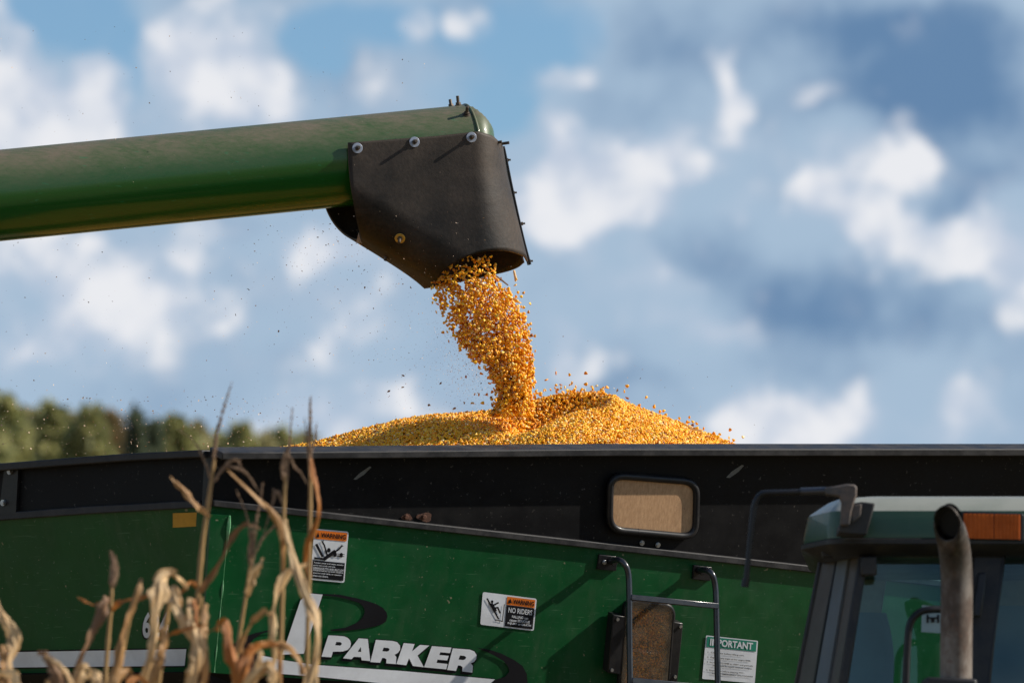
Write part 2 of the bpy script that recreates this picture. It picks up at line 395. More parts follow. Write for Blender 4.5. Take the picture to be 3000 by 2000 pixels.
def weathered(name):
    '''adds dust runs, hair scratches, chips and faint dents to a paint material'''
    m = M[name]; nt = m.node_tree; g = G(nt); b = nt.nodes['Principled BSDF']
    old = b.inputs['Base Color'].links[0].from_socket
    run = g.noise(1, 5, .6, g.mapped((26, 26, 1.6)))
    c = g.mix(g.mul(g.rng(run, .50, .72), g.rng(g.noise(2.5, 3), .4, .65, 0, .28)), old, (.075, .11, .065))
    for rot, sc in (((.2, .9, .1), (9, 9, 160)), ((.1, -.55, .2), (7, 7, 200)), ((.3, .25, .4), (12, 12, 130))):
        c = g.mix(g.rng(g.noise(1, 2, .5, g.mapped(sc, rot=rot)), .715, .745, 0, .40), c, (.08, .17, .09))
    c = g.mix(g.rng(g.noise(46, 2, .5), .735, .75, 0, .8), c, (.22, .20, .13))
    nt.links.new(c, b.inputs['Base Color'])
    nt.links.new(g.bump(g.noise(2.2, 3, .5), .35, .05), b.inputs['Normal'])
weathered('green')

# ------------------------------------------------------------------ ground
def build_ground():
    m, nt, b = new_mat('dry_stubble_soil'); g = G(nt)
    c = g.ramp(g.noise(.35, 8, .7), [(.3, (.16, .11, .055)), (.55, (.29, .21, .10)), (.75, (.36, .27, .14))])
    c = g.mix(g.rng(g.noise(6, 6, .7, g.mapped((1, .15, 1))), .5, .65, 0, .6), c, (.46, .37, .20))
    nt.links.new(c, b.inputs['Base Color']); b.inputs['Roughness'].default_value = .95
    nt.links.new(g.bump(g.noise(5, 6, .7), .8, .1), b.inputs['Normal'])
    n = 60; xs = np.sign(np.linspace(-1, 1, n)) * np.abs(np.linspace(-1, 1, n)) ** 3 * 2500
    mb = MB(); mb.grid([[Vector((x, y + 20, .03 * math.sin(x * .7) * math.sin(y * .5) if abs(x) + abs(y) < 300 else 0)) for x in xs] for y in xs])
    tag(mb.build('ground', m, smooth=True), kind='structure')
build_ground()

# ------------------------------------------------------------------ grain cart
PSI = R(30); KG = .35; KB = .27
C0 = at(488, 1152, 18.7)                                    # corner where the two faces meet, on the seam
hR = Vector((math.sin(PSI), -math.cos(PSI), 0))             # outward, right face
PSL = R(40); hL = Vector((-math.sin(PSL), -math.cos(PSL), 0))
def y_right(px):                                            # depth along the right seam
    x = (px - 1176) / F; t = math.tan(PSI)
    return (C0.y - t * C0.x) / (1 - t * x)
def y_left(px):
    x = (px - 1176) / F; t = -math.tan(PSL)
    return (C0.y - t * C0.x) / (1 - t * x)
S1 = at(1803, 1299, y_right(1803)); L1 = at(0, 1184, y_left(0))
dR = (S1 - C0).normalized(); dL = (L1 - C0).normalized()
PG = Plane(C0, dR.cross(-hR * KG + Vector((0, 0, -1))))     # green, right
PB = Plane(C0, dR.cross(hR * KB + Vector((0, 0, 1))))       # black extension, right
PGL = Plane(C0, dL.cross(-hL * KG + Vector((0, 0, -1))))
PBL = Plane(C0, dL.cross(hL * .05 + Vector((0, 0, 1))))
CARTX = (-.2, 20.6)
cart = thing('grain_cart', (CARTX[0], CARTX[1], 0), 'dark green and black grain cart heaped with yellow corn, ladder on its side', 'grain cart')

def rim_y(px):
    return 1030 + (1022 - 1030) * min(max((px - 488) / 900, 0), 1.0)
def quad_plate(name, plane, pts, mat, parent=cart, th=.006, bevel=0, off=0.):
    mb = MB(); mb.prism([plane.pt(x, y, off) for x, y in pts], plane.n * -th)
    return mb.build(name, mat, parent, bevel=bevel)
XR = 2620
seam = lambda px: 1152 + (px - 488) * (1297 - 1152) / (1803 - 488)
# plates
quad_plate('side_panel', PG, [(486, 1150), (XR, seam(XR)), (XR, 1690), (740, 1560), (470, 1543)], M['green'])
quad_plate('end_panel', PGL, [(484, 1150), (-260, 1203), (-300, 1552), (0, 1545), (470, 1541)], M['green'])
quad_plate('extension_panel', PB, [(489, 1040), (900, 1034), (1400, 1030), (XR, 1030), (XR, seam(XR) - 2), (488, 1152)], M['black'])
quad_plate('extension_panel', PBL, [(480, 1042), (468, 1152), (40, 1176), (42, 1072)], M['black'])
quad_plate('extension_panel', PBL, [(22, 1074), (6, 1180), (-260, 1200), (-260, 1094)], M['black'])
# black brackets that join the extension panels
br = quad_plate('corner_bracket', PBL, [(492, 1036), (478, 1164), (463, 1166), (470, 1036)], M['trim'], th=.02, off=.018)
br = quad_plate('joint_bracket', PBL, [(42, 1072), (36, 1182), (-4, 1184), (10, 1074)], M['trim'], th=.012, off=.014)
for (x, y) in ((24, 1082), (9, 1154)):
    mb = MB(); mb.disc(PBL.pt(x, y, .014), PBL.n, .011, .007, 12); mb.disc(PBL.pt(x, y, .02), PBL.n, .006, .008, 6); mb.build('bolt', M['steel'], br)
# folded flange beside the corner
quad_plate('corner_flange', PG, [(484, 1181), (527, 1184), (492, 1543), (463, 1541)], M['green'], th=.016, off=.012)
mb = MB(); rr = []
for t in np.linspace(0, 1, 40):
    x, y = 527 + (492 - 527) * t, 1184 + (1543 - 1184) * t; w = .0012 + .0035 * max(0, math.sin(t * 23) * math.sin(t * 9 + 1)) + (.003 if t < .25 else 0)
    rr.append((PG.pt(x, y, .011), w))
mb.tube([p for p, w in rr], [w for p, w in rr], 6); mb.build('chipped_edge', M['green_light'], cart)
quad_plate('end_flange', PGL, [(478, 1174), (452, 1175), (430, 1541), (462, 1541)], M['green'], th=.012, off=.01)

def beam(name, plane, pts, h_px, out, inn, mat, bevel=.004):
    """rail of rectangular section along points on a plane: out/in from the plane, h_px high"""
    rows = []
    for (x, y) in pts:
        a, b = plane.pt(x, y), plane.pt(x, y + h_px)
        rows.append([a + plane.n * out, b + plane.n * out, b - plane.n * inn, a - plane.n * inn])
    mb = MB(); mb.grid(rows, close_u=True); n = len(rows)
    mb.f.append((0, 1, 2, 3)); k = 4 * (n - 1); mb.f.append((k + 3, k + 2, k + 1, k))
    return mb.build(name, mat, cart, bevel=bevel)
beam('rim_rail', PB, [(x, rim_y(x)) for x in (490, 620, 760, 900, 1100, 1250, 1388, 1600, 1900, 2250, XR)], 17, .068, .03, M['rail'])
beam('rim_rail', PBL, [(484, 1033), (300, 1042), (160, 1053), (18, 1064)], 17, .045, .03, M['rail'])
beam('rim_rail', PBL, [(14, 1063), (-260, 1086)], 17, .045, .03, M['rail'])
beam('seam_rail', PB, [(x, seam(x) - 6) for x in (487, 900, 1400, 1900, XR)], 15, .014, .004, M['rail'], .003)
beam('seam_rail', PBL, [(466, 1148), (200, 1163), (-260, 1197)], 17, .014, .004, M['rail'], .003)

# window in the extension panel
def frame_loop(plane, corners, r_px, rad, off, mat, name, parent, n=10, seg=7):
    mb = MB(); mb.tube([plane.pt(x, y, off) for x, y in rounded(corners, r_px, seg)], rad, n, closed=True)
    return mb.build(name, mat, parent, smooth=True, angle=60)
def c7(x, y): return 1332.8 + x * .3251, 1058.4 + y * .3251
sw = quad_plate('sight_window', PB, rounded([c7(225, 112), c7(812, 158), c7(800, 527), c7(216, 474)], 26), M['dust_pane'], th=.012, off=.014)
frame_loop(PB, [c7(213, 100), c7(824, 147), c7(812, 538), c7(206, 484)], 33, .0125, .016, M['trim'], 'frame', sw)
mb = MB(); a = PB.pt(*c7(406, 502), .016); mb.tube([a + dR * .002, a - dR * .002], .0132, 10); mb.build('frame_joint', M['decal_black'], sw)
for x, y in (c7(432, 577), c7(545, 591)):
    mb = MB(); mb.disc(PB.pt(x, y, 0), PB.n, .0095, .006, 14); mb.disc(PB.pt(x, y, .005), PB.n, .005, .006, 6); mb.build('bolt', M['steel'], cart, bevel=.001)
# rusty lugs
for (x, y, r) in ((934, 1187, 12), (975, 1187, 17)):
    mb = MB(); pts = []
    for i in range(18):
        a = 2 * math.pi * i / 18; q = r * (1 + .18 * math.sin(3 * a + r)); pts.append(PB.pt(x + q * math.cos(a), y + .6 * q * math.sin(a), 0))
    mb.prism(pts, PB.n * .003); p = mb.build('rusty_lug', M['rust'], cart)
    mb = MB(); mb.disc(PB.pt(x - 2, y - 1, .003), PB.n, .008, .009, 10); mb.build('bolt', M['rust'], p, bevel=.002)
def decal(name, plane, off, polys, mat, parent):
    """flat print: outer loop (and holes) in picture points laid on a plane"""
    if not isinstance(polys[0][0], (tuple, list, np.ndarray)): polys = [polys]
    L3 = [[plane.pt(x, y, off) for x, y in lp] for lp in polys]
    tris = tessellate_polygon(L3); V = [p for lp in L3 for p in lp]
    mb = MB(); mb.add(V, [tuple(t) for t in tris]); o = mb.build(name, mat, parent)
    n = o.data.polygons[0].normal
    if n.dot(plane.n) < 0: o.data.flip_normals()
    return o
decal('scrape_mark', PB, .002, [(812, 1100), (826, 1086), (850, 1070), (853, 1073), (835, 1090), (818, 1101)], M['scrape'], cart)
decal('scrape_mark', PB, .002, [(1668, 1096), (1680, 1083), (1704, 1067), (1709, 1069), (1696, 1083), (1676, 1097)], M['scrape'], cart)

# stickers and lettering
_fonts = {}
def text2d(s, bold=0.0, shear=0.):
    cu = bpy.data.curves.new('t', 'FONT'); cu.body = s; cu.offset = bold; cu.shear = shear; cu.resolution_u = 3
    o = bpy.data.objects.new('t', cu); COL.objects.link(o)
    dg = bpy.context.evaluated_depsgraph_get(); me = bpy.data.meshes.new_from_object(o.evaluated_get(dg))
    V = np.array([v.co[:2] for v in me.vertices]); Fc = [tuple(p.vertices) for p in me.polygons]
    bpy.data.objects.remove(o); bpy.data.curves.remove(cu); bpy.data.meshes.remove(me)
    return V, Fc
class Sticker:
    def __init__(s, plane, tl, tr, br, bl): s.p = plane; s.q = [np.array(v, float) for v in (tl, tr, br, bl)]
    def px(s, u, v):
        a, b, c, d = s.q; return tuple((1 - v) * ((1 - u) * a + u * b) + v * ((1 - u) * d + u * c))
    def poly(s, pts): return [s.px(u, v) for u, v in pts]
    def rect(s, u0, v0, u1, v1): return s.poly([(u0, v0), (u1, v0), (u1, v1), (u0, v1)])
    def rrect(s, u0, v0, u1, v1, r, ar):
        pts = []
        for cx, cy, a0 in ((u1 - r, v0 + r * ar, -90), (u1 - r, v1 - r * ar, 0), (u0 + r, v1 - r * ar, 90), (u0 + r, v0 + r * ar, 180)):
            for k in range(5):
                a = R(a0 + k * 22.5); pts.append((cx + r * math.cos(a), cy + r * ar * math.sin(a)))
        return s.poly(pts)
    def text(s, name, txt, u0, v0, u1, v1, mat, parent, off, bold=.02, under=False):
        V, Fc = text2d(txt, bold); lo, hi = V.min(0), V.max(0); V = (V - lo) / (hi - lo)
        P = [s.p.pt(*s.px(u0 + (u1 - u0) * a, v1 + (v0 - v1) * b), off) for a, b in V]
        mb = MB(); mb.add(P, Fc)
        if under: mb.add([s.p.pt(*q, off) for q in s.rect(u0, v1 + .006, u1, v1 + .010)], [(0, 1, 2, 3)])
        return mb.build(name, mat, parent)
def multi(name, plane, off, polys, mat, parent):
    mb = MB()
    for lp in polys:
        P = [plane.pt(x, y, off) for x, y in lp]; mb.add(P, [tuple(t) for t in tessellate_polygon([P])])
    return mb.build(name, mat, parent)
def circ(cx, cy, ru, rv, n=16): return [(cx + ru * math.cos(2 * math.pi * i / n), cy + rv * math.sin(2 * math.pi * i / n)) for i in range(n)]
def stroke(pts, w, ar):
    """thick line in sticker units, one quad per stretch"""
    out = []
    for (a, b), (c, d) in zip(pts, pts[1:]):
        dx, dy = c - a, (d - b) / ar; l = math.hypot(dx, dy); nx, ny = -dy / l * w / 2, dx / l * w / 2 * ar
        ex, ey = dx / l * w * .3, dy / l * w * .3 * ar
        out.append([(a - ex + nx, b - ey + ny), (c + ex + nx, d + ey + ny), (c + ex - nx, d + ey - ny), (a - ex - nx, b - ey - ny)])
    return out
cC = lambda x, y: (627.2 + x * .3, 1176 + y * .3)
O1, O2, O3, O4 = .0025, .0035, .0045, .0055
# tall warning sticker
st = Sticker(PG, cC(316, 124), cC(579, 148), cC(546, 539), cC(285, 514)); ar = .263 / .392
w1 = decal('warning_sticker', PG, O1, st.rrect(0, 0, 1, 1, .06, ar), M['decal_white'], cart); tag(w1, 'tall warning sticker with a figure caught in an auger')
decal('header', PG, O2, st.rrect(.035, .025, .965, .195, .04, ar), M['decal_orange'], w1)
multi('warning_triangle', PG, O3, [st.poly([(.07, .165), (.12, .055), (.17, .165)])], M['decal_black'], w1)
st.text('header_text', 'WARNING', .205, .065, .935, .16, M['decal_black'], w1, O3, .035)
pic = [st.poly(p) for p in stroke([(.10, .31), (.30, .525)], .075, ar) + stroke([(.08, .575), (.40, .575)], .06, ar) + stroke([(.36, .575), (.64, .41)], .10, ar) + stroke([(.43, .49), (.33, .31), (.27, .25)], .045, ar)
       + stroke([(.60, .44), (.76, .36), (.82, .30)], .045, ar) + [circ(.47, .395, .055, .045)] + stroke([(.56, .45), (.93, .45)], .02, ar) + stroke([(.55, .49), (.93, .49)], .02, ar)
       + [circ(.66, .47, .05, .05, 10), circ(.84, .47, .05, .05, 10)] + stroke([(.27, .25), (.24, .225)], .025, ar) + stroke([(.27, .25), (.29, .215)], .025, ar) + stroke([(.82, .30), (.84, .27)], .025, ar) + stroke([(.82, .30), (.87, .29)], .025, ar)]
multi('pictogram', PG, O3, pic, M['decal_black'], w1)
decal('text_field', PG, O2, st.rect(.035, .615, .965, .965), M['decal_black'], w1)
for i, (t, u) in enumerate((('Turning auger and other moving', .93), ('parts can crush and cut.', .70), ('DISENGAGE PTO AND SHUT OFF', .95), ('ENGINE before servicing machine,', .95), ('entering grain tank, or opening', .90), ('clean-out doors.', .52))):
    st.text('line_of_text', t, .06, .645 + i * .05, u, .68 + i * .05, M['decal_white'], w1, O3, .02, i in (2,))
# wide warning sticker
st = Sticker(PG, cC(1606, 608), cC(2019, 660), cC(1996, 906), cC(1586, 858)); ar = .413 / .25
w2 = decal('warning_sticker', PG, O1, st.rrect(0, 0, 1, 1, .035, ar), M['decal_white'], cart); tag(w2, 'wide warning sticker reading NO RIDERS')
decal('header', PG, O2, st.rect(.455, .045, .975, .295), M['decal_orange'], w2)
multi('warning_triangle', PG, O3, [st.poly([(.475, .24), (.515, .09), (.555, .24)])], M['decal_black'], w2)
st.text('header_text', 'WARNING', .57, .10, .96, .25, M['decal_black'], w2, O3, .035)
decal('text_field', PG, O2, st.rect(.455, .305, .975, .96), M['decal_black'], w2)
st.text('line_of_text', 'NO RIDERS', .50, .37, .94, .53, M['decal_white'], w2, O3, .012)
for i, (t, a, b) in enumerate((('FALLING can', .575, .875), ('cause SERIOUS', .535, .91), ('INJURY or DEATH', .505, .94))):
    st.text('line_of_text', t, a, .60 + i * .11, b, .68 + i * .11, M['decal_white'], w2, O3, .02)
pic = [st.poly(p) for p in stroke([(.09, .19), (.33, .76)], .03, ar) + [circ(.185, .26, .025, .045)] + stroke([(.20, .38), (.30, .27)], .028, ar) + stroke([(.24, .45), (.30, .42), (.345, .57)], .03, ar) + stroke([(.415, .30), (.405, .80)], .014, ar) + stroke([(.28, .80), (.41, .82)], .016, ar) + stroke([(.18, .33), (.26, .52)], .05, ar)]
multi('pictogram', PG, O3, pic, M['decal_black'], w2)
# instruction sticker beside the ladder
st = Sticker(PG, c7(889, 1229), c7(1256, 1268), c7(1233, 1568), c7(861, 1536)); ar = 1.2
w3 = decal('instruction_sticker', PG, O1, st.rrect(0, 0, 1, 1, .02, ar), M['decal_white'], cart); tag(w3, 'white sticker with green IMPORTANT heading behind the ladder rail')
decal('header', PG, O2, st.rect(.025, .025, .975, .26), M['decal_green'], w3)
st.text('header_text', 'IMPORTANT', .09, .06, .91, .225, M['decal_white'], w3, O3, .03)
for i, (t, a, b) in enumerate((('1.  Close gate before filling cart.', .06, .76), ('2.  Engage empty auger at low engine RPM.', .06, .89), ('3.  Increase PTO RPM to 1000+ and gradually', .06, .94), ('open gate to reach desired output.', .18, .93), ('4.  Empty auger before stopping PTO -', .06, .80), ('Except in EMERGENCY SHUTDOWN!', .18, .95))):
    v = (.36, .47, .585, .65, .77, .835)[i]; st.text('line_of_text', t, a, v, b, v + .045, M['decal_black'], w3, O3, .012)
# amber tape
decal('reflective_tape', PGL, O1, [(397, 1178), (452, 1176), (452, 1208), (397, 1211)], M['tape'], cart)
# brand lettering: black underlay, then white letters
c6 = lambda x, y: (666.4 + x * .15, 1332.8 + y * .15)
def mp(f, pts): return [f(x, y) for x, y in pts]
LET = [('P', [mp(c6, [(585, 835), (700, 840), (830, 850), (885, 875), (920, 915), (932, 960), (920, 1015), (880, 1058), (800, 1082), (655, 1085), (630, 1170), (480, 1160)]), mp(c6, [(707, 935), (768, 938), (790, 955), (785, 980), (765, 992), (690, 986)])]),
       ('A', [mp(c6, [(1050, 880), (1190, 890), (1228, 1228), (1095, 1215), (1085, 1168), (975, 1163), (940, 1200), (810, 1185)]), mp(c6, [(1083, 1010), (1088, 1088), (1035, 1085)])]),
       ('R', [mp(cC, [(787, 974), (915, 983), (950, 992), (972, 1018), (973, 1050), (955, 1075), (930, 1088), (944, 1105), (940, 1160), (866, 1154), (868, 1122), (852, 1113), (836, 1112), (820, 1149), (745, 1144)]), mp(cC, [(847, 1034), (880, 1036), (893, 1045), (885, 1060), (870, 1064), (836, 1061)])]),
       ('K', [mp(cC, [(1000, 999), (1084, 1006), (1064, 1062), (1124, 1013), (1196, 1018), (1106, 1094), (1155, 1184), (1070, 1174), (1041, 1115), (1020, 1169), (944, 1159)])]),
       ('E', [mp(cC, [(1216, 1022), (1366, 1034), (1354, 1076), (1281, 1069), (1273, 1090), (1345, 1097), (1333, 1132), (1259, 1125), (1251, 1150), (1336, 1159), (1326, 1200), (1156, 1184)])]),
       ('R', [mp(cC, [(1376, 1039), (1505, 1049), (1540, 1062), (1558, 1090), (1555, 1120), (1540, 1142), (1514, 1153), (1530, 1175), (1525, 1225), (1447, 1216), (1451, 1182), (1434, 1171), (1416, 1170), (1400, 1212), (1333, 1204)]), mp(cC, [(1431, 1094), (1465, 1097), (1479, 1108), (1470, 1124), (1452, 1129), (1420, 1125)])])]
def grow(poly, d):
    P = np.array(poly); n = len(P); out = []
    ar_ = .5 * sum(P[i - 1][0] * P[i][1] - P[i][0] * P[i - 1][1] for i in range(n)); sg = 1 if ar_ > 0 else -1
    for i in range(n):
        a, b, c = P[i - 1], P[i], P[(i + 1) % n]
        u = (b - a) / np.linalg.norm(b - a); v = (c - b) / np.linalg.norm(c - b)
        n1 = np.array([u[1], -u[0]]) * sg; n2 = np.array([v[1], -v[0]]) * sg
        out.append(tuple(b + (n1 + n2) * d / max(.5, 1 + float(np.dot(n1, n2)))))
    return out
logo = multi('brand_lettering', PG, O1, [[(x - 2.5, y + 4.5) for x, y in grow(l[1][0], 1.6)] for l in LET], M['decal_black'], cart)
tag(logo, 'slanted white PARKER lettering with black shadow')
multi('letter_outline', PG, O2, [grow(l[1][0], 1.8) for l in LET], M['decal_black'], logo)
for ch, polys in LET:
    decal('letter', PG, O3, polys, M['decal_white'], logo)
# swoosh of the emblem
emb = decal('brand_emblem', PG, O1, mp(c6, [(490, 200), (750, 210), (1000, 262), (1200, 315), (1330, 360), (1420, 415), (1475, 480), (1492, 545), (1470, 620), (1420, 660), (1330, 690), (1150, 730), (900, 760), (620, 768), (620, 748), (850, 715), (1000, 650), (1070, 605), (1115, 550), (1142, 480), (1135, 425), (1110, 385), (1060, 340), (900, 290), (700, 245), (485, 228)]), M['decal_black'], cart)
tag(emb, 'large letter P emblem with black swoosh')
c5 = lambda x, y: (431.2 + x * .2, 1254.4 + y * .2)
PST = [(708, 1361.5), (741, 1364.5), (698, 1500), (648, 1502.5), (690, 1378)]
decal('emblem_outline', PG, O2, grow(PST, 1.5), M['decal_black'], emb)
decal('emblem_stroke', PG, O3, PST, M['decal_white'], emb)
ST_top = [(599, 1504), (625, 1509), (651, 1515), (726, 1526), (927, 1540), (1060, 1552), (1137, 1559)]
ST_bot = [(1100, 1592), (867, 1567), (726, 1553), (640, 1546), (599, 1541)]
decal('underline_border', PG, O1, [(x, y - 1.6) for x, y in ST_top] + [(x, y + 1.8) for x, y in ST_bot], M['decal_black'], emb)
decal('underline_stripe', PG, O2, ST_top + ST_bot, M['decal_white'], emb)
decal('swoosh_right', PG, O3, [(1095, 1486), (1125, 1491), (1152, 1500), (1182, 1515), (1200, 1528), (1210, 1546), (1212, 1568), (1205, 1590), (1190, 1610), (1100, 1592), (1137, 1560), (1160, 1553), (1170, 1541), (1167, 1530), (1157, 1517), (1135, 1504)], M['decal_black'], emb)
decal('swoosh_left', PG, O3, mp(c5, [(1110, 955), (1000, 955), (900, 965), (780, 990), (650, 1035), (570, 1080), (540, 1120), (545, 1180), (600, 1290), (700, 1380), (840, 1445), (840, 1250), (750, 1200), (712, 1150), (715, 1110), (760, 1060), (830, 1010), (900, 983), (1000, 970)]), M['decal_black'], emb)
# the end panel: stripe and model number
decal('stripe_border', PGL, O1, [(-300, 1494), (0, 1493.5), (428, 1486.5), (424, 1531), (0, 1535), (-300, 1538)], M['decal_black'], cart)
decal('end_stripe', PGL, O2, [(-300, 1498), (0, 1497), (428, 1489.5), (424, 1528), (0, 1532), (-300, 1535)], M['decal_white'], cart)
st = Sticker(PGL, (328, 1405), (388, 1403), (386, 1464), (327, 1465))
num = st.text('model_number', '624', -.04, .06, .96, 1.06, M['decal_black'], cart, O1, .06)
st.text('numeral_face', '624', 0, 0, 1, 1, M['decal_white'], num, O2, .03)

# ---- lower sight window with corn behind the pane
def kernel_base(L=1.0, n=7):
    """one corn kernel, unit = its length: wedge with a blunt crown and a pointed tip"""
    prof = [(-.50, .09, .08), (-.30, .26, .15), (.05, .43, .21), (.33, .45, .21), (.47, .27, .14)]
    V = []; Fc = []
    for z, a, b in prof:
        for j in range(n): t = 2 * math.pi * j / n; V.append((a * math.cos(t), b * math.sin(t), z))
    for i in range(len(prof) - 1):
        for j in range(n):
            a, b = i * n + j, i * n + (j + 1) % n; Fc += [(a, b, b + n), (a, b + n, a + n)]
    V.append((0, 0, -.55)); V.append((0, 0, .44)); m = len(V)
    for j in range(n): Fc += [(m - 2, (j + 1) % n, j), (m - 1, (len(prof) - 1) * n + j, (len(prof) - 1) * n + (j + 1) % n)]
    return np.array(V), np.array(Fc)
KV, KF = kernel_base()
def rand_rot(n):
    q = RNG.normal(size=(n, 4)); q /= np.linalg.norm(q, axis=1)[:, None]; w, x, y, z = q.T
    return np.stack([np.stack([1 - 2 * (y * y + z * z), 2 * (x * y - z * w), 2 * (x * z + y * w)], -1), np.stack([2 * (x * y + z * w), 1 - 2 * (x * x + z * z), 2 * (y * z - x * w)], -1), np.stack([2 * (x * z - y * w), 2 * (y * z + x * w), 1 - 2 * (x * x + y * y)], -1)], 1)
def tip_attr(me, n):
    at_ = me.attributes.new('tip', 'FLOAT', 'POINT'); at_.data.foreach_set('value', np.tile(np.clip((-.12 - KV[:, 2]) / .3, 0, 1).astype(np.float32), n))
def scatter(name, P, size, Rm=None, base=None, o0=Vector((0, 0, 0))):
    V0, F0 = base if base is not None else (KV, KF); n = len(P); Rm = rand_rot(n) if Rm is None else Rm
    sz = size if hasattr(size, '__len__') else np.full(n, size)
    sq = RNG.uniform(.82, 1.18, (n, 1, 3))
    V = np.einsum('nij,nkj->nki', Rm, V0[None] * sq) * sz[:, None, None] + (P - np.array(o0))[:, None, :]
    Fc = F0[None] + (np.arange(n) * len(V0))[:, None, None]
    me = np_mesh(name, V.reshape(-1, 3), Fc.reshape(-1, F0.shape[1]), True, F0.shape[1])
    if base is None: tip_attr(me, n)
    return me
LW = [c7(330, 985), c7(655, 1022), c7(606, 1660), c7(280, 1640)]
lw = quad_plate('grain_window', PG, rounded(LW, 22), M['trim'], th=.03, off=.030)
uv = RNG.uniform(.07, .93, (1500, 2)); q = [np.array(p) for p in LW]
PP = []
for u, v in uv:
    x, y = (1 - v) * ((1 - u) * q[0] + u * q[1]) + v * ((1 - u) * q[3] + u * q[2]); PP.append(PG.pt(x, y, .034 + .006 * random.random()))
PP = np.array(PP); me = scatter('corn', PP, RNG.uniform(.008, .0105, len(PP)), o0=Vector(cart['o'])); tag(link('corn', me, M['kernel'], lw), kind='stuff')
mb = MB(); mb.prism([PG.pt(x, y, .0445) for x, y in rounded(LW, 22)], PG.n * .003); mb.build('pane', M['clear_glass'], lw)
frame_loop(PG, LW, 26, .0115, .036, M['trim'], 'frame', lw)
for pts, bolts in (([(640, 1132), (728, 1145), (685, 1580), (598, 1570)], [(707, 1165), (668, 1520)]), ([(235, 1085), (325, 1098), (295, 1508), (195, 1495)], [(262, 1115), (222, 1473)])):
    c = quad_plate('clamp', PG, mp(c7, pts), M['trim'], parent=lw, th=.042, off=.046, bevel=.003)
    for x, y in bolts:
        mb = MB(); mb.disc(PG.pt(*c7(x, y), .046), PG.n, .006, .005, 10); mb.build('bolt', M['steel'], c)

# ---- ladder
ladder = bpy.data.objects.new('ladder', None); COL.objects.link(ladder); ladder.parent = cart; ladder['o'] = tuple(cart['o'])
def rail(pts):
    P = []
    for x, y, off in pts: P.append(Vector(PG.pt(*c7(x, y), off)))
    return P
y0 = PG.pt(*c7(345, 830)).y - .115                           # the rails hang in a vertical plane
def rail_path(head, down):
    P = [PG.pt(*c7(x, y), o) for x, y, o in head]; Y = P[-1].y
    return [Vector(p) for p in catmull([tuple(p) for p in P] + [tuple(at(*c7(x, y), Y + dy)) for x, y, dy in down], 40)]
r1 = rail_path([(205, 705, .004), (225, 702, .035), (270, 697, .085), (315, 730, .112), (340, 800, .125)], [(346, 950, 0), (347, 1200, 0.0), (352, 1567, 0.0), (356, 1950, .0), (360, 2400, 0)])
r2 = rail_path([(835, 772, .004), (850, 770, .035), (890, 768, .085), (932, 800, .112), (953, 880, .125)], [(960, 1010, 0), (965, 1250, 0.0), (971, 1567, 0.0), (975, 1980, .0), (980, 2450, 0)])
for r_ in (r1, r2): MB().tube(r_, .0105, 12).build('rail', M['ladder'], ladder, smooth=True, angle=60)
def rung(a, b):
    Ya = min(r1, key=lambda p: abs(p.z - at(*c7(*a), r1[20].y).z)).y; Yb = min(r2, key=lambda p: abs(p.z - at(*c7(*b), r2[20].y).z)).y
    A, B = at(*c7(*a), Ya), at(*c7(*b), Yb); t = (B - A).normalized(); n = t.cross(Vector((0, 0, 1))).normalized()
    MB().box((A + B) / 2, t * ((B - A).length / 2), n * .012, n.cross(t).normalized() * .010).build('rung', M['ladder'], ladder, bevel=.0025)
rung((350, 962), (968, 1024)); rung((355, 1548), (974, 1606)); rung((358, 2110), (978, 2170))
for pts, (bx, by), (lx, ly) in (([(135, 660), (265, 675), (255, 777), (120, 765)], (168, 713), (215, 700)), ([(803, 735), (932, 750), (920, 848), (795, 835)], (845, 775), (838, 765))):
    b_ = quad_plate('bracket', PG, mp(c7, pts), M['trim'], parent=ladder, th=.010, off=.010, bevel=.002)
    mb = MB(); mb.disc(PG.pt(*c7(bx, by), .010), PG.n, .008, .005, 12); mb.disc(PG.pt(*c7(bx, by), .014), PG.n, .005, .006, 6); mb.build('bolt', M['steel'], b_, bevel=.001)
    mb = MB(); p = PG.pt(*c7(lx, ly), .010); mb.tube([p, p + PG.n * .03], .013, 12); mb.build('socket', M['trim'], b_, bevel=.002)

# ---- the rest of the tank, below and behind
B0 = PG.pt(470, 1543); B1 = PG.pt(XR, 1690); B2 = PGL.pt(-300, 1552)
dn = Vector((0, 0, -1))
mb = MB()
mb.add([B0, B1, B1 + Vector((-.9, .9, -.75)), B0 + Vector((.5, .8, -.75))], [(0, 1, 2, 3)])
mb.add([B0, B2, B2 + Vector((.8, .35, -.75)), B0 + Vector((.5, .8, -.75))], [(0, 1, 2, 3)])
T0, T1, T2 = PB.pt(489, 1040), PB.pt(XR, 1030), PBL.pt(-260, 1094)
bk = Vector((0, 2.3, 0))
for a, b in ((T1, T1 + bk), (T1 + bk, T2 + bk), (T2 + bk, T2)):
    mb.add([a, b, b + dn * 1.1, a + dn * 1.1], [(0, 1, 2, 3)])
mb.build('hopper_bottom', M['black'], cart)
mb = MB(); mb.tube([(-1.6, 20.6, .85), (2.2, 20.6, .85)], .09, 12); mb.box((.3, 20.6, 1.25), (1.2, 0, 0), (0, .12, 0), (0, 0, .33)); mb.build('axle', M['trim'], cart)
for x in (-1.45, 2.05):
    mb = MB(); mb.tube([(x - .28, 20.6, .85), (x - .2, 20.6, .85), (x + .2, 20.6, .85), (x + .28, 20.6, .85)], [.7, .85, .85, .7], 28); w = mb.build('wheel', M['rubber'], cart, smooth=True)
    MB().tube([(x - .29, 20.6, .85), (x + .29, 20.6, .85)], .42, 20).build('rim', M['green'], w)

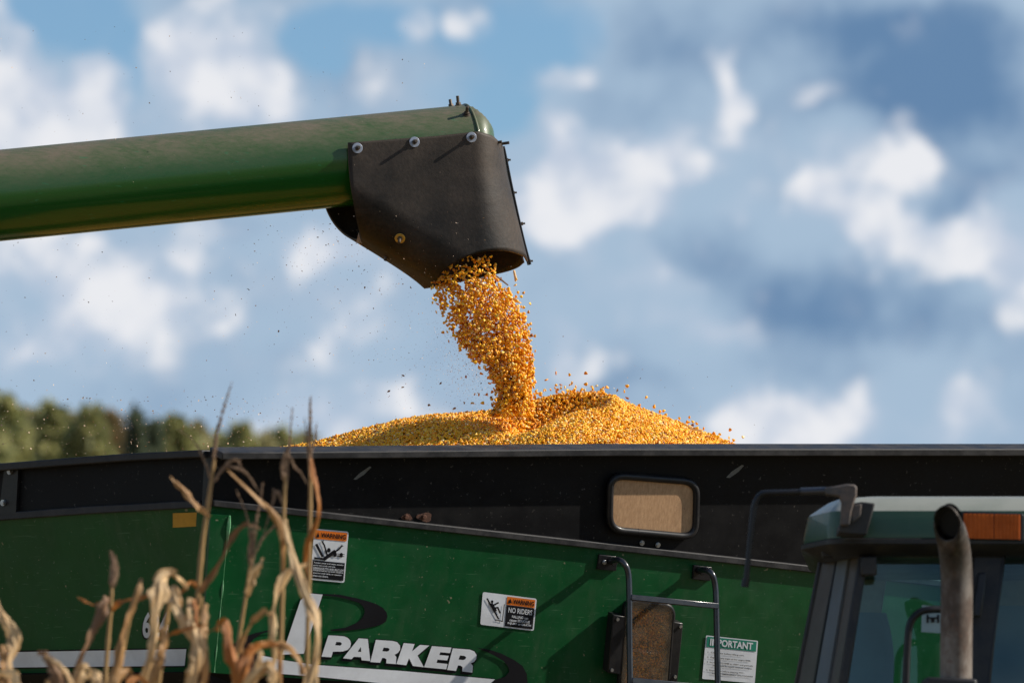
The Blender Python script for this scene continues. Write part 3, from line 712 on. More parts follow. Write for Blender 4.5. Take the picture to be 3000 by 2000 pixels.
# ------------------------------------------------------------------ unloading auger
AX0 = at(0, 449, 19.40); AX1 = at(815, 368.8, 19.72); AD = (AX1 - AX0).normalized(); RT = .1567
HN = Vector((AD.y, -AD.x, 0)).normalized()                  # level, from the tube towards the camera
HN = HN if HN.y < 0 else -HN
AU = HN.cross(AD); AU = AU if AU.z > 0 else -AU
MID = Plane(AX1, HN)
TEND = (at(1078, 343, 19.80) - AX0).dot(AD)
auger = thing('unloading_auger', tuple(AX1), 'dusty green auger tube with black rubber spout pouring corn', 'grain auger')
mb = MB(); rows = []
for s in np.linspace(-4.5, TEND, 60):
    c = AX0 + AD * s; rows.append([c + (HN * math.cos(a) + AU * math.sin(a)) * RT for a in [2 * math.pi * k / 72 for k in range(72)]])
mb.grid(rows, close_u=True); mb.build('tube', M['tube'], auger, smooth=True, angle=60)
# sloped hood at the end
mb = MB(); rows = []
for k in range(9):
    t = k / 8; c = AX0 + AD * (TEND + .012 + .080 * t); lim = RT * (1.0 - .74 * t); row = []
    for a in [2 * math.pi * j / 72 for j in range(72)]:
        u, v = math.cos(a), math.sin(a); z = RT * v * (1 - .25 * t if v < 0 else 1)
        if z > lim: z = lim + (z - lim) * .12
        row.append(c + HN * RT * u * .94 * math.sqrt(1 - .93 * t * t) + AU * z)
    rows.append(row)
mb.grid(rows, close_u=True); mb.f.append(tuple(range(len(mb.v) - 72, len(mb.v)))); mb.build('end_hood', M['tube'], auger, smooth=True, angle=50)
mb = MB(); c = AX0 + AD * (TEND + .006); ring = [c + (HN * math.cos(a) + AU * math.sin(a)) * (RT - .001) for a in [2 * math.pi * k / 64 for k in range(64)]]
mb.tube(ring, .0058, 10, closed=True); mb.build('rolled_lip', M['tube'], auger, smooth=True, angle=60)
# rubber spout
def lerp_path(P, t):
    ts = [p[0] for p in P]; i = max(j for j in range(len(ts)) if ts[j] <= t + 1e-9); i = min(i, len(P) - 2)
    u = (t - ts[i]) / (ts[i + 1] - ts[i]); return np.array(P[i][1:]) * (1 - u) + np.array(P[i + 1][1:]) * u
OUT = [(0, 799, 328, .150), (.30, 1000, 313, .148), (.46, 1098, 302, .142), (.54, 1130, 312, .10), (.62, 1153, 334, .028), (.74, 1163, 400, .020), (.87, 1185, 495, .018), (1, 1211, 600, .014)]
INN = [(0, 830, 548, .0), (.3, 884, 587, .0), (1, 997, 653, .0)]
EXF = [(0, 1211, 600), (.12, 1200, 587), (.30, 1160, 576), (.5, 1112, 578), (.68, 1062, 594), (.84, 1020, 620), (1, 997, 653)]
exf = catmull([p[1:] for p in EXF], 48)
XRT = [(300, 1153), (335, 1154), (390, 1162), (460, 1179), (530, 1195), (600, 1212), (640, 1220)]
def boot_depth(x, y, s, q):
    xr = np.interp(y, [v[0] for v in XRT], [v[1] for v in XRT]); a = np.interp(y, [335, 600], [60, 106])
    k = min(1, max(0, (x - (xr - a)) / a)); fR = math.sqrt(1 - k * k)
    e = ((x - 830) * 104 - (y - 548) * 167) / math.hypot(104, 167); k = 1 - min(1, max(0, e / 104)); fB = math.sqrt(max(0, 1 - k * k))
    dent = -.002 * math.exp(-(((x - 1128) / 18) ** 2 + ((y - 350) / 40) ** 2)) + .003 * math.sin(x * .021 + y * .013) * math.sin(math.pi * q) 
    return max(0.0, RT * 1.05 * fR * fB - dent * fR)
ns, nq = 56, 48; front = []; back = []
for i in range(ns + 1):
    s = i / ns; O = lerp_path(OUT, s); I = lerp_path(INN, s); fr = []; bk_ = []
    for j in range(nq + 1):
        q = j / nq; p = O[:2] * (1 - q) + I[:2] * q
        ex = np.array(exf[j]); lin = np.array([1211, 600]) * (1 - q) + np.array([997, 653]) * q
        p = p + (ex - lin) * s ** 2.2
        p = p + np.array([-8, -2]) * math.sin(math.pi * q) * (1 - s)
        d = boot_depth(p[0], p[1], s, q)
        P = MID.pt(p[0], p[1], d); fr.append(P)
        B = P - HN * (2 * d) - Vector((0, 0, .070 * s * s * math.sin(math.pi * q))) - AD * (.022 * (1 - s) ** 2 * math.sin(math.pi * min(1, q * .9 + .1)) )
        bk_.append(B)
    front.append(fr); back.append(bk_)
rows = [fr + bk_[::-1][1:] for fr, bk_ in zip(front, back)]
mb = MB(); mb.grid(rows); fv, ff = list(mb.v), list(mb.f)
bvh = BVHTree.FromPolygons(fv, ff)
boot = mb.build('rubber_spout', M['rubber'], auger, smooth=True, angle=70)
boot.data.materials.append(M['rubber_edge'])
so = boot.modifiers.new('thick', 'SOLIDIFY'); so.thickness = .007; so.offset = 0; so.material_offset_rim = 1
def on_boot(px, py):
    d = ray(px, py).normalized(); h, n, i, t = bvh.ray_cast(EYE, d)
    if h is None: return MID.pt(px, py, .15), HN
    return h, (n if n.dot(d) < 0 else -n)
def stud(name, px, py, washer, parent, length=.03, tilt=None, rb=.0055):
    p, n = on_boot(px, py); n = n if tilt is None else Vector(tilt).normalized()
    if washer:
        mb = MB(); mb.disc(p + n * .0035, n, .0185, .0035, 24); w = mb.build('washer', M[washer], parent, bevel=.001)
    else: w = parent
    mb = MB(); mb.disc(p + n * .004, n, .0095, .008, 6); mb.disc(p + n * .004, n, rb, length, 10); mb.build('bolt', M['bolt'], w, bevel=.001)
stud('b', 820, 341, 'washer', boot); stud('b', 951, 327, 'washer', boot, .028); stud('b', 1082, 316, 'washer', boot, .028)
stud('b', 919, 546, 'washer_yellow', boot, .035)
# seam strip along the outer edge, with its bolts
SEAM = [(1152, 336), (1160, 375), (1170, 425), (1184, 490), (1199, 555), (1213, 607)]
mb = MB(); rows = []
for x, y in catmull(SEAM, 24):
    a, b = MID.pt(x + 3, y, -.01), MID.pt(x + 8, y - .5, -.01); rows.append([a, b, b - HN * .03, a - HN * .03])
mb.grid(rows, close_u=True); mb.f.append((0, 1, 2, 3)); mb.build('seam_strip', M['decal_black'], auger, bevel=.002)
for x, y in ((1163, 368), (1177, 443), (1196, 514), (1214, 600)):
    mb = MB(); p = MID.pt(x + 1, y, -.02); mb.disc(p, AD, .0065, .006, 6); mb.disc(p, AD, .0035, .014, 8); mb.build('bolt', M['bolt'], auger)
for (x, y, d) in ((1131, 329, .07), (1148, 331, .03)):
    mb = MB(); p = MID.pt(x, y, d + .02); n = (AD * .8 + HN * .4).normalized(); mb.disc(p - n * .01, n, .0095, .018, 6); mb.disc(p, n, .0055, .034, 10); mb.build('bolt', M['bolt'], auger)
mb = MB(); p = MID.pt(888, 588, .0); n = Vector((-.35, 0, -1)).normalized(); mb.disc(p, n, .009, .008, 6); mb.disc(p, n, .005, .018, 8); mb.build('bolt', M['bolt'], auger)
# bolts on top of the tube
def tube_stud(s, ang, ln=.03):
    n = HN * math.cos(ang) + AU * math.sin(ang); p = AX0 + AD * s + n * RT
    mb = MB(); mb.disc(p - n * .001, n, .013, .004, 14); mb.disc(p, n, .0095, .011, 6); mb.disc(p, n, .0055, ln, 10); mb.build('bolt', M['bolt'], auger, bevel=.0008)
tube_stud(TEND - .035, R(96), .028); tube_stud(TEND - .018, R(83), .034); tube_stud(TEND - .018, R(45), .034)
# frayed tuft of fibre at the lower back edge
mb = MB(); p0 = MID.pt(824, 535, .02)
for k in range(14):
    a = random.uniform(-.5, .5); mb.tube([p0, p0 + Vector((.006 * a, random.uniform(-.006, .006), -.016)), p0 + Vector((.02 * a, random.uniform(-.01, .01), -.032 - .008 * random.random()))], [.0012, .0012, .0005], 4)
mb.build('frayed_fibre', M['chaff'], auger)

# ------------------------------------------------------------------ heap of corn in the cart
YR = 19.98; X0p = lambda px: (px - 1176) / F * YR
RIDGE = [(560, 1046), (640, 1032), (690, 1023), (760, 1006), (850, 982), (920, 967), (1000, 956), (1050, 953), (1120, 946), (1165, 938), (1225, 917), (1262, 907), (1330, 901), (1385, 905), (1425, 925), (1480, 945), (1540, 965), (1600, 986), (1650, 1007), (1690, 1023), (1740, 1040), (1850, 1062)]
rX = np.array([at(x, y, YR).x for x, y in RIDGE]); rZ = np.array([at(x, y, YR).z for x, y in RIDGE])
ZB = rZ.min() - .02
SX, SY = at(1190, 950, 19.80).x, 19.80
def heap_z(X, Y):
    z = np.interp(X, rX, rZ, left=ZB, right=ZB)
    z = .25 * (np.interp(X - .03, rX, rZ) + np.interp(X + .03, rX, rZ)) + .5 * z
    dy = Y - YR
    dn_ = np.where(dy < 0, -dy * (.27 + .18 * np.clip(-dy / .5, 0, 1)), dy * .35)
    # left of the stream the ridge sits a little further back and flatter
    h = z - dn_ + .015 * np.sin(X * 9 + 1) * np.sin(Y * 11)
    cr = np.exp(-(((X - SX - .045) / .085) ** 2 + ((Y - SY + .02) / .12) ** 2)); h = h - .085 * cr
    cr2 = np.exp(-(((X - SX - .16) / .13) ** 2 + ((Y - SY - .01) / .06) ** 2)); h = h - .030 * cr2
    bx, by = at(1295, 950, 19.9).x, 19.87
    rr = np.sqrt(((X - bx) / .145) ** 2 + ((Y - by) / .085) ** 2); h = h - .075 * np.exp(-rr ** 4)
    rx = at(1412, 940, 19.8).x; h = h + .022 * np.exp(-(((X - rx) / .03) ** 2 + ((Y - 19.82) / .12) ** 2))
    return h
heapo = thing('corn_heap', (SX, SY, 3.1), 'big golden heap of shelled corn rising above the cart rim', 'corn heap')
def rim_Y(X):                                               # inner face of the near wall
    return C0.y + math.tan(PSI) * (X - C0.x) + .06
xs = np.linspace(-1.55, 1.95, 150); vs = np.linspace(0, 1, 70)
mb = MB(); rows = []
for v in vs:
    row = []
    for X in xs:
        ya = (rim_Y(X) if X > C0.x else C0.y + math.tan(PSL) * (C0.x - X) + .06); Y = ya + (21.2 - ya) * v
        row.append(Vector((X, Y, max(3.04, float(heap_z(np.array(X), np.array(Y))) - .008))))
    rows.append(row)
mb.grid(rows); tag(mb.build('grain_bed', M['grain_bed'], heapo, smooth=True, angle=180), kind='stuff')
# kernels lying on it: only the slope that rises above the rim
pts = []; nk = 0
while nk < 27000:
    X = RNG.uniform(-.85, .95, 6000); Y = RNG.uniform(19.05, 20.12, 6000); Z = heap_z(X, Y)
    # sight line over the rim
    ry = C0.y + math.tan(PSI) * (X - C0.x) - .05; zr = at(1176, 1026, 19.0).z
    zs = 1.6 + (zr - 1.6) * Y / ry
    ok = (Z > zs - .05) & (Y > ry + .12); P = np.stack([X, Y, Z + RNG.uniform(-.003, .006, 6000)], -1)[ok]
    pts.append(P); nk += len(P)
PP = np.concatenate(pts)[:27000]
me = scatter('corn_kernels', PP, RNG.uniform(.0108, .0142, len(PP)), o0=Vector(heapo['o'])); tag(link('corn_kernels', me, M['kernel'], heapo), kind='stuff')

# ------------------------------------------------------------------ falling stream
LEFT = [(575, 1065), (600, 1030), (625, 1006), (650, 998), (680, 1006), (700, 1016), (740, 1036), (780, 1050), (800, 1068), (825, 1094), (850, 1128), (880, 1146), (910, 1152), (935, 1146), (955, 1130)]
RIGHT = [(575, 1120), (600, 1130), (630, 1142), (660, 1164), (690, 1188), (740, 1206), (800, 1218), (870, 1222), (920, 1220), (955, 1230)]
def interp(T, y): return np.interp(y, [t[0] for t in T], [t[1] for t in T])
n = 14500; Yp = RNG.uniform(588, 955, n); l, r = interp(LEFT, Yp), interp(RIGHT, Yp)
u = RNG.beta(1.0, 1.0, n); u = np.where(RNG.random(n) < .25, RNG.beta(.7, 1.6, n), u)
pxs = l + (r - l) * u + RNG.normal(0, 1, n) * np.where(u < .25, 7.0, 4.0)
wid = (r - l) / F * 19.75
dep = 19.76 + RNG.normal(0, .30, n) * np.sqrt(np.clip(wid, .05, .3) * .16) * np.sqrt(np.clip(1 - (2 * u - 1) ** 2, .15, 1))
dens = np.interp(Yp, [588, 630, 655, 700, 740, 820, 955], [.07, .18, .5, .72, .82, .95, 1]); lip = np.exp(-(((pxs - 1012) / 16) ** 2 + ((Yp - 655) / 26) ** 2)); dens = np.maximum(dens, lip * .9)
dens = dens * np.where(Yp < 850, .30 + .70 * np.clip((u - .02) / .42, 0, 1) ** .8, 1) * np.where(Yp > 640, 1 - .45 * np.clip((u - .86) / .14, 0, 1), 1)
gap = np.exp(-(((pxs - 1060) / 16) ** 2 + ((Yp - 646) / 10) ** 2)) * .97 + np.exp(-(((pxs - 1082) / 34) ** 2 + ((Yp - 604) / 22) ** 2)) * .5
clump = .75 + .35 * np.sin(pxs * .11 + Yp * .02) * np.sin(Yp * .06 - pxs * .03)
keep = RNG.random(n) < dens * (1 - gap) * clump
P = np.array([tuple(at(a, b, c)) for a, b, c in zip(pxs[keep], Yp[keep], dep[keep])])
stream = np_mesh('x', np.zeros((3, 3)), np.array([[0, 1, 2]])); bpy.data.meshes.remove(stream)
me = scatter('falling_corn', P, RNG.uniform(.0112, .0143, len(P)))
tag(link('falling_corn', me, M['kernel']), 'dense golden stream of shelled corn falling from the rubber spout', 'falling corn', kind='stuff')

# single kernels in the air
km = np_mesh('corn_kernel', KV * .0135, KF); km.materials.append(M['kernel_one']); tip_attr(km, 1)
def fly(px, py, Y, label, group):
    o = bpy.data.objects.new('corn_kernel', km); COL.objects.link(o); o.location = at(px, py, Y)
    o.rotation_euler = [random.uniform(0, 6.28) for _ in range(3)]; k = random.uniform(.85, 1.12); o.scale = (k, k * random.uniform(.8, 1.1), k)
    tag(o, label, 'corn kernel', group)
LA, GA = 'loose corn kernel flying in the air close beside the falling stream', 'loose kernels beside the falling stream'
LB, GB = 'loose corn kernel bouncing in the air above the slope of the heap', 'loose kernels above the heap'
for x, y in ((1183, 655), (1197, 681), (1190, 703), (1217, 697), (1219, 743), (1203, 672), (1214, 716), (1186, 641), (1080, 815), (1101, 845), (1117, 850), (1091, 832), (1106, 858), (1118, 905), (1220, 770), (1226, 868), (1224, 838), (1227, 905),
             (1043, 770), (1032, 745), (1020, 716), (1060, 795), (1100, 905), (1085, 925), (1072, 945), (1125, 880), (1108, 925), (1130, 900), (1136, 870), (1142, 915), (1070, 865), (1090, 905), (1148, 860), (1112, 945), (1095, 948)):
    fly(x, y, random.gauss(19.76, .05), LA, GA)
for k in range(46):
    y = random.uniform(655, 930)
    if random.random() < .6: x = float(interp(LEFT, y)) - abs(random.gauss(0, 14)) - 3
    else: x = float(interp(RIGHT, y)) + abs(random.gauss(0, 8)) + 2
    fly(x, y, random.gauss(19.76, .06), LA, GA)
for x, y in ((1255, 872), (1277, 857), (1308, 860), (1346, 857), (1288, 884), (1345, 882), (1370, 886), (1392, 889), (1440, 886), (1434, 898), (1485, 912), (1707, 1003), (1600, 972), (1583, 958), (1560, 960), (1640, 995), (1525, 943), (1468, 930), (1655, 1008), (1503, 935)):
    fly(x, y, random.gauss(19.9, .06), LB, GB)
for k in range(60):
    x = random.choice([random.uniform(1226, 1400), random.uniform(1226, 1400), random.uniform(1380, 1700)]); y0 = float(np.interp(x, [p[0] for p in RIDGE], [p[1] for p in RIDGE]))
    fly(x, y0 - abs(random.gauss(0, 9)) - 3, random.gauss(19.97, .04), LB, GB)

# husk bits and straw in the air
def flake_mesh(k):
    a = 6; V = []; L_ = random.uniform(.8, 1.3)
    for i in range(5):
        t = i / 4 - .5; w = .32 * (1 - (2 * t) ** 2 * .8) * random.uniform(.7, 1.2)
        V += [(-w, t * L_, .25 * t * t + .1 * random.uniform(-1, 1)), (0, t * L_, .12 + .25 * t * t), (w, t * L_, .25 * t * t + .1 * random.uniform(-1, 1))]
    Fc = [(i * 3 + j, i * 3 + j + 1, i * 3 + j + 4, i * 3 + j + 3) for i in range(4) for j in range(2)]
    m = np_mesh('husk_flake', np.array(V) * .012, np.array(Fc), True, 4); m.materials.append(M['husk']); return m
FM = [flake_mesh(k) for k in range(4)]
for x, y in ((541, 723), (203, 694), (838, 660), (757, 812), (893, 898), (925, 889), (1043, 938), (1066, 925), (926, 862), (1002, 717), (943, 660), (730, 545), (1105, 880), (1120, 858), (1095, 860), (1108, 893), (1128, 912), (1085, 952), (1012, 880), (985, 930), (640, 760), (570, 664), (1438, 890), (1418, 896)):
    o = bpy.data.objects.new('husk_flake', random.choice(FM)); COL.objects.link(o); o.location = at(x, y, random.gauss(19.75, .12))
    o.rotation_euler = [random.uniform(0, 6.28) for _ in range(3)]; s = random.uniform(.55, 1.15); o.scale = (s, s, s)
    tag(o, 'dry brown husk flake floating in the air around the falling corn', 'husk flake', 'husk flakes blown from the stream')
mb = MB(); mb.tube([at(1139, 633, 19.68), at(1152, 643, 19.68), at(1167, 655, 19.67)], [.003, .0035, .0025], 6); tag(mb.build('straw_piece', M['husk']), 'short brown straw stick sticking out of the stream under the spout mouth', 'straw')
mb = MB(); rows = [[at(1178 + dx, 620 + dy, 19.72), at(1181 + dx + w, 621 + dy, 19.715), at(1183 + dx + w, 620 + dy, 19.72)] for dx, dy, w in ((0, 0, 0), (1, 8, 1), (3, 18, 1.5), (4, 26, 0))]
mb.grid(rows); tag(mb.build('husk_strip', M['leaf_pale']), 'thin yellow husk strip hanging below the right lip of the spout', 'husk strip')
mb = MB(); mb.tube([at(2035 * .6378 + 480, 975, 19.86), at(1800, 0, 19.8)] if False else [at(1530 + 40, 972, 19.9), at(1590, 985, 19.89), at(1612, 990, 19.88)], .003, 5); tag(mb.build('straw_piece', M['leaf_pale']), 'thin pale straw lying on the right slope of the heap', 'straw')

# chaff and dust
def chaff():
    B = []
    def put(n, x, sx, y, sy, s0, s1, uni=False):
        if uni: X, Yv = RNG.uniform(x, sx, n), RNG.uniform(y, sy, n)
        else: X, Yv = RNG.normal(x, sx, n), RNG.normal(y, sy, n)
        B.append((X, Yv, RNG.uniform(19.2, 20.4, n), s0 * (s1 / s0) ** (RNG.random(n) ** 2.2)))
    put(3600, 1090, 52, 800, 75, .0006, .0020); put(900, 960, 120, 780, 100, .0006, .0025); put(420, 780, 110, 580, 60, .0008, .0035)
    put(900, 0, 1130, 500, 1030, .0007, .0034, True); put(260, 0, 1000, 60, 420, .0008, .0036, True); put(900, 0, 700, 910, 1045, .001, .004, True); put(160, 1225, 1760, 820, 1010, .0008, .003, True); put(500, 1110, 40, 890, 45, .0007, .003)
    P = []; Sz = []
    for X, Yv, D, s in B:
        for a, b, c, e in zip(X, Yv, D, s):
            P.append(tuple(at(a, b, c))); Sz.append(e * 1.7)
    V0 = np.array([(-.5, -.35, 0), (.5, -.3, .1), (.45, .35, -.1), (-.4, .4, .15)]); F0 = np.array([(0, 1, 2), (0, 2, 3)])
    P = np.array(P); me = scatter('chaff_dust', P, np.array(Sz), base=(V0, F0))
    tag(link('chaff_dust', me, M['chaff']), 'fine chaff and dust specks blowing away left of the falling corn', 'chaff dust', kind='stuff')
chaff()

# ------------------------------------------------------------------ tractor
c8 = lambda x, y: (1646.4 + x * .31, 1082 + y * .31)
tractor = thing('tractor', (2.2, 17.6, 0), 'green tractor cab with a bent exhaust pipe at the lower right corner', 'tractor')
M['roof'] = None
def mat_roof():
    m, nt, b = new_mat('faded_green_cab_roof'); g = G(nt)
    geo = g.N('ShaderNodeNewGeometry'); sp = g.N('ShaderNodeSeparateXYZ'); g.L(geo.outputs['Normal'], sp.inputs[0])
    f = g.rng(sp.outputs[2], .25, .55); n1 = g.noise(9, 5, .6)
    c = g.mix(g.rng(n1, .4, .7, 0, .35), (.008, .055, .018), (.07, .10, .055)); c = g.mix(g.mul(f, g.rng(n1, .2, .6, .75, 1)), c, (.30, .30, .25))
    nt.links.new(c, b.inputs['Base Color']); b.inputs['Roughness'].default_value = .42; b.inputs['Coat Weight'].default_value = .2; return m
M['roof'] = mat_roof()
M['cab_dark'] = plain('cab_frame_black', (.018, .018, .02), .5, 0, .1, (.07, .06, .05), .5, 12)
M['cab_brown'] = plain('cab_liner_brown', (.30, .25, .21), .8, 0, 0, (.06, .05, .04), .5, 6)
M['reflection_grey'] = plain('painted_sky_reflection_grey', (.12, .145, .165), .5, 0, .1, (.15, .15, .14), .5, 8)  # pale tone of the sky reflected in the side glass
M['lens'] = plain('orange_lamp_lens', (.47, .085, .002), .5, 0, 0, (.28, .045, .002), .5, 30)
def mat_exhaust():
    m, nt, b = new_mat('weathered_exhaust_steel'); g = G(nt)
    c = g.ramp(g.noise(14, 8, .7, g.mapped((1, 1, .5))), [(.25, (.03, .017, .010)), (.42, (.085, .055, .038)), (.55, (.175, .145, .12)), (.8, (.27, .24, .21))])
    c = g.mix(g.rng(g.noise(34, 6, .7), .56, .7), c, (.12, .055, .03))
    sp = g.N('ShaderNodeSeparateXYZ'); g.L(g.co(), sp.inputs[0]); zt_ = P2(1704, 480, YE - .115).z
    c = g.mix(g.mul(g.rng(sp.outputs[2], zt_ - .26, zt_ + .02, 0, 1), g.rng(g.noise(18, 4), .3, .6, .3, 1)), c, (.012, .010, .009))
    nt.links.new(c, b.inputs['Base Color']); b.inputs['Metallic'].default_value = .25; b.inputs['Roughness'].default_value = .6
    nt.links.new(g.bump(g.noise(60, 4), .3, .002), b.inputs['Normal']); return m
YF = 16.95; YE = 16.55
def P2(x, y, Y): return at(*c8(x, y), Y)
M['exhaust'] = mat_exhaust()
# roof: rounded body lofted through outlines that shrink towards the top
zt = P2(900, 565, YF).z; z1 = P2(900, 492, YF).z; z2 = P2(900, 275, YF).z; z3 = P2(900, 185, YF).z
xA = P2(850, 400, YF).x; YB = 18.3; YC = 17.22; xL = P2(640, 500, YC).x; dx = .085; xRt = xA + 1.62
def outline(inset, z, dz=0):
    c = [(xL + dx + inset, YB - inset), (xL + inset, YC + inset * .4), (xA + inset * .5, YF + inset), (xRt - inset * .5, YF + inset), (xRt + .22 - inset, YC + inset * .4), (xRt + .22 - dx - inset, YB - inset)]
    return [Vector((p[0], p[1], z)) for p in rounded(c, .05, 4)]
mb = MB(); mb.grid([outline(.0, z1), outline(.0, z1 + .02), outline(.014, z2 - .006), outline(.020, z2), outline(.055, z3 - .012), outline(.075, z3), outline(.22, z3 + .016)], close_u=True)
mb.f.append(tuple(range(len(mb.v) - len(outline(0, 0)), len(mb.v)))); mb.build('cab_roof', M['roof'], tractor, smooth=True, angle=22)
mb = MB(); mb.grid([outline(.06, zt - .02), outline(.015, zt), outline(-.008, zt + .012), outline(-.008, z1 - .004), outline(.02, z1 + .004)], close_u=True); n = len(outline(0, 0)); mb.f.append(tuple(range(n)))
mb.build('roof_trim', M['cab_dark'], tractor, smooth=True, angle=40)
# pillars: front plane and receding left side
def bar(name, a, b, wx, wy, mat, parent=tractor, bevel=.006):
    a, b = Vector(a), Vector(b); mb = MB(); mb.prism([a + Vector((-wx, -wy, 0)), a + Vector((wx, -wy, 0)), a + Vector((wx, wy, 0)), a + Vector((-wx, wy, 0))], b - a); return mb.build(name, mat, parent, bevel=bevel)
YS = 17.45
bar('pillar', P2(1090, 600, YF + .1), P2(925, 1640, YF + .04), .014, .03, M['cab_dark'])
bar('pillar', P2(800, 570, YS), P2(590, 1640, YS), .012, .03, M['cab_dark'])
bar('pillar', P2(2010, 570, YF + .12), P2(1905, 1640, YF + .04), .045, .04, M['cab_dark'])
bar('pillar', P2(2120, 570, YF + .13), P2(1985, 1640, YF + .05), .008, .05, M['trim'])
bar('hinge_block', P2(1125, 630, YF + .06), P2(1125, 775, YF + .06), .024, .02, M['cab_dark'])
mb = MB(); mb.prism([P2(770, 560, YF + .15), P2(2600, 560, YF + .15), P2(2600, 640, YF + .15), P2(785, 640, YF + .15)], (0, .06, 0)); mb.build('header', M['cab_dark'], tractor, bevel=.006)
bar('door_handle', P2(1965, 750, YF + .02), P2(1925, 1080, YF + .0), .013, .02, M['trim'])
# panes
def pane(pts, name='pane'):
    mb = MB(); mb.prism(pts, (0, .004, 0)); return mb.build(name, M['cab_glass'], tractor)
pane([P2(1110, 640, YF + .12), P2(1975, 640, YF + .12), P2(1860, 1640, YF + .06), P2(945, 1640, YF + .06)], 'windscreen')
pane([P2(2130, 640, YF + .12), P2(2700, 640, YF + .12), P2(2700, 1640, YF + .06), P2(2000, 1640, YF + .06)], 'windscreen')
M['side_glass'] = plain('dusty_field_reflection_glass', (.085, .074, .063), .5, 0, .25, (.08, .065, .05), .6, 5)  # opaque dusty brown, with the field's reflection in the glass painted in
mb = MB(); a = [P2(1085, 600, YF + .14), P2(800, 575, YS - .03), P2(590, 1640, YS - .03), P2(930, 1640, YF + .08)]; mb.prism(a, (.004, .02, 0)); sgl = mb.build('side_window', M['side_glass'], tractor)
def on_side(u, v, off): 
    p = a[0].lerp(a[1], u).lerp(a[3].lerp(a[2], u), v); n = (a[1] - a[0]).cross(a[3] - a[0]).normalized(); n = n if n.y < 0 else -n; return p + n * off
for nm, u0, u1, mt, th in (('rubber_seal', .60, .635, 'trim', .006), ('sky_reflection_strip', .30, .56, 'reflection_grey', .008)):  # the pale strip is a painted sky reflection, raised on the glass
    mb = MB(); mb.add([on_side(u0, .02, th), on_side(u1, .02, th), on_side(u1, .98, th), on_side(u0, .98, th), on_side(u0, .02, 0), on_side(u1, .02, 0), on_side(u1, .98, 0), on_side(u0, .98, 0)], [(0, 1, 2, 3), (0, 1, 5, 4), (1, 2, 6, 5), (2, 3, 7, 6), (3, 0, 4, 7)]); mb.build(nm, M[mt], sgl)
# inside the cab: rear posts, liner, seat, steering column
bar('rear_post', P2(1190, 560, 18.3), P2(1020, 1640, 18.3), .045, .03, M['cab_brown'])
mb = MB(); mb.prism([P2(1640, 560, 18.32), P2(2700, 560, 18.32), P2(2700, 1700, 18.32), P2(1700, 1700, 18.32), P2(1700, 1000, 18.32)], (0, .02, 0)); mb.build('rear_liner', M['cab_brown'], tractor)
mb = MB(); rows = []
for k in range(9):
    t = k / 8; w = .10 * math.sin(math.pi * (.12 + .62 * t)) ** .6; c = P2(1060 + 40 * (1 - t), 1900 - 850 * t, 17.75)
    rows.append([c + Vector((w * math.cos(a), .06 * math.sin(a), 0)) for a in [2 * math.pi * j / 16 for j in range(16)]])
mb.grid(rows, close_u=True); mb.f.append(tuple(range(len(mb.v) - 16, len(mb.v)))); M['seat'] = plain('blue_grey_seat_cloth', (.08, .11, .16), .85); mb.build('seat_back', M['seat'], tractor, smooth=True, angle=60)
mb = MB(); cpt = P2(2420, 1280, 17.5)
rows = []
for k in range(9):
    t = k / 8; w = .20 * math.sin(math.pi * (.10 + .62 * t)) ** .6; c = P2(2330, 1950 - 950 * t, 17.7); rows.append([c + Vector((w * math.cos(a), .07 * math.sin(a), 0)) for a in [2 * math.pi * j / 16 for j in range(16)]])
mb.grid(rows, close_u=True); mb.f.append(tuple(range(len(mb.v) - 16, len(mb.v)))); mb.build('seat_back', M['seat'], tractor, smooth=True, angle=60)
# small decal on the glass
mb = MB(); q = [P2(1520, 990, YF + .075), P2(1690, 1000, YF + .075), P2(1690, 1200, YF + .075), P2(1515, 1188, YF + .075)]; mb.prism(q, (0, .001, 0)); M['gdecal'] = plain('pale_window_decal', (.30, .40, .42), .5); dcl = mb.build('window_decal', M['gdecal'], tractor)
mb = MB()
for x, y, w, h in ((1562, 1090, 8, 30), (1640, 1090, 8, 30), (1600, 1085, 40, 6), (1600, 1100, 14, 18)):
    mb.prism([P2(x - w, y - h, YF + .072), P2(x + w, y - h, YF + .072), P2(x + w, y + h, YF + .072), P2(x - w, y + h, YF + .072)], (0, .001, 0))
mb.build('pictogram', M['trim'], dcl)
# grab rail
mb = MB(); mb.tube([Vector(p) for p in catmull([tuple(P2(x, y, Y)) for x, y, Y in ((1390, 1750, 16.8), (1400, 1567, 16.8), (1412, 1300, 16.8), (1432, 1130, 16.8), (1500, 1045, 16.8), (1600, 1022, 16.8), (1720, 1025, 16.82), (1800, 1040, 16.9))], 40)], .011, 12); mb.build('grab_rail', M['trim'], tractor, smooth=True, angle=60)
# indicator lamp
mb = MB(); mb.prism([P2(x, y, YF - .012) for x, y in rounded([(1808, 295), (2275, 312), (2275, 518), (1795, 505)], 18, 4)], (0, .05, 0)); lamp = mb.build('indicator_lamp', M['trim'], tractor, bevel=.003)
for x0, x1 in ((1828, 2050), (2056, 2250)):
    mb = MB(); rows = []
    for k in range(15):
        x = x0 + (x1 - x0) * k / 14; d = .022 + .0012 * (k % 2); rows.append([P2(x, 310 + .02 * (x - 1820), YF - d), P2(x, 495 + .02 * (x - 1820), YF - d)])
    mb.grid(rows); mb.build('lens', M['lens'], lamp)
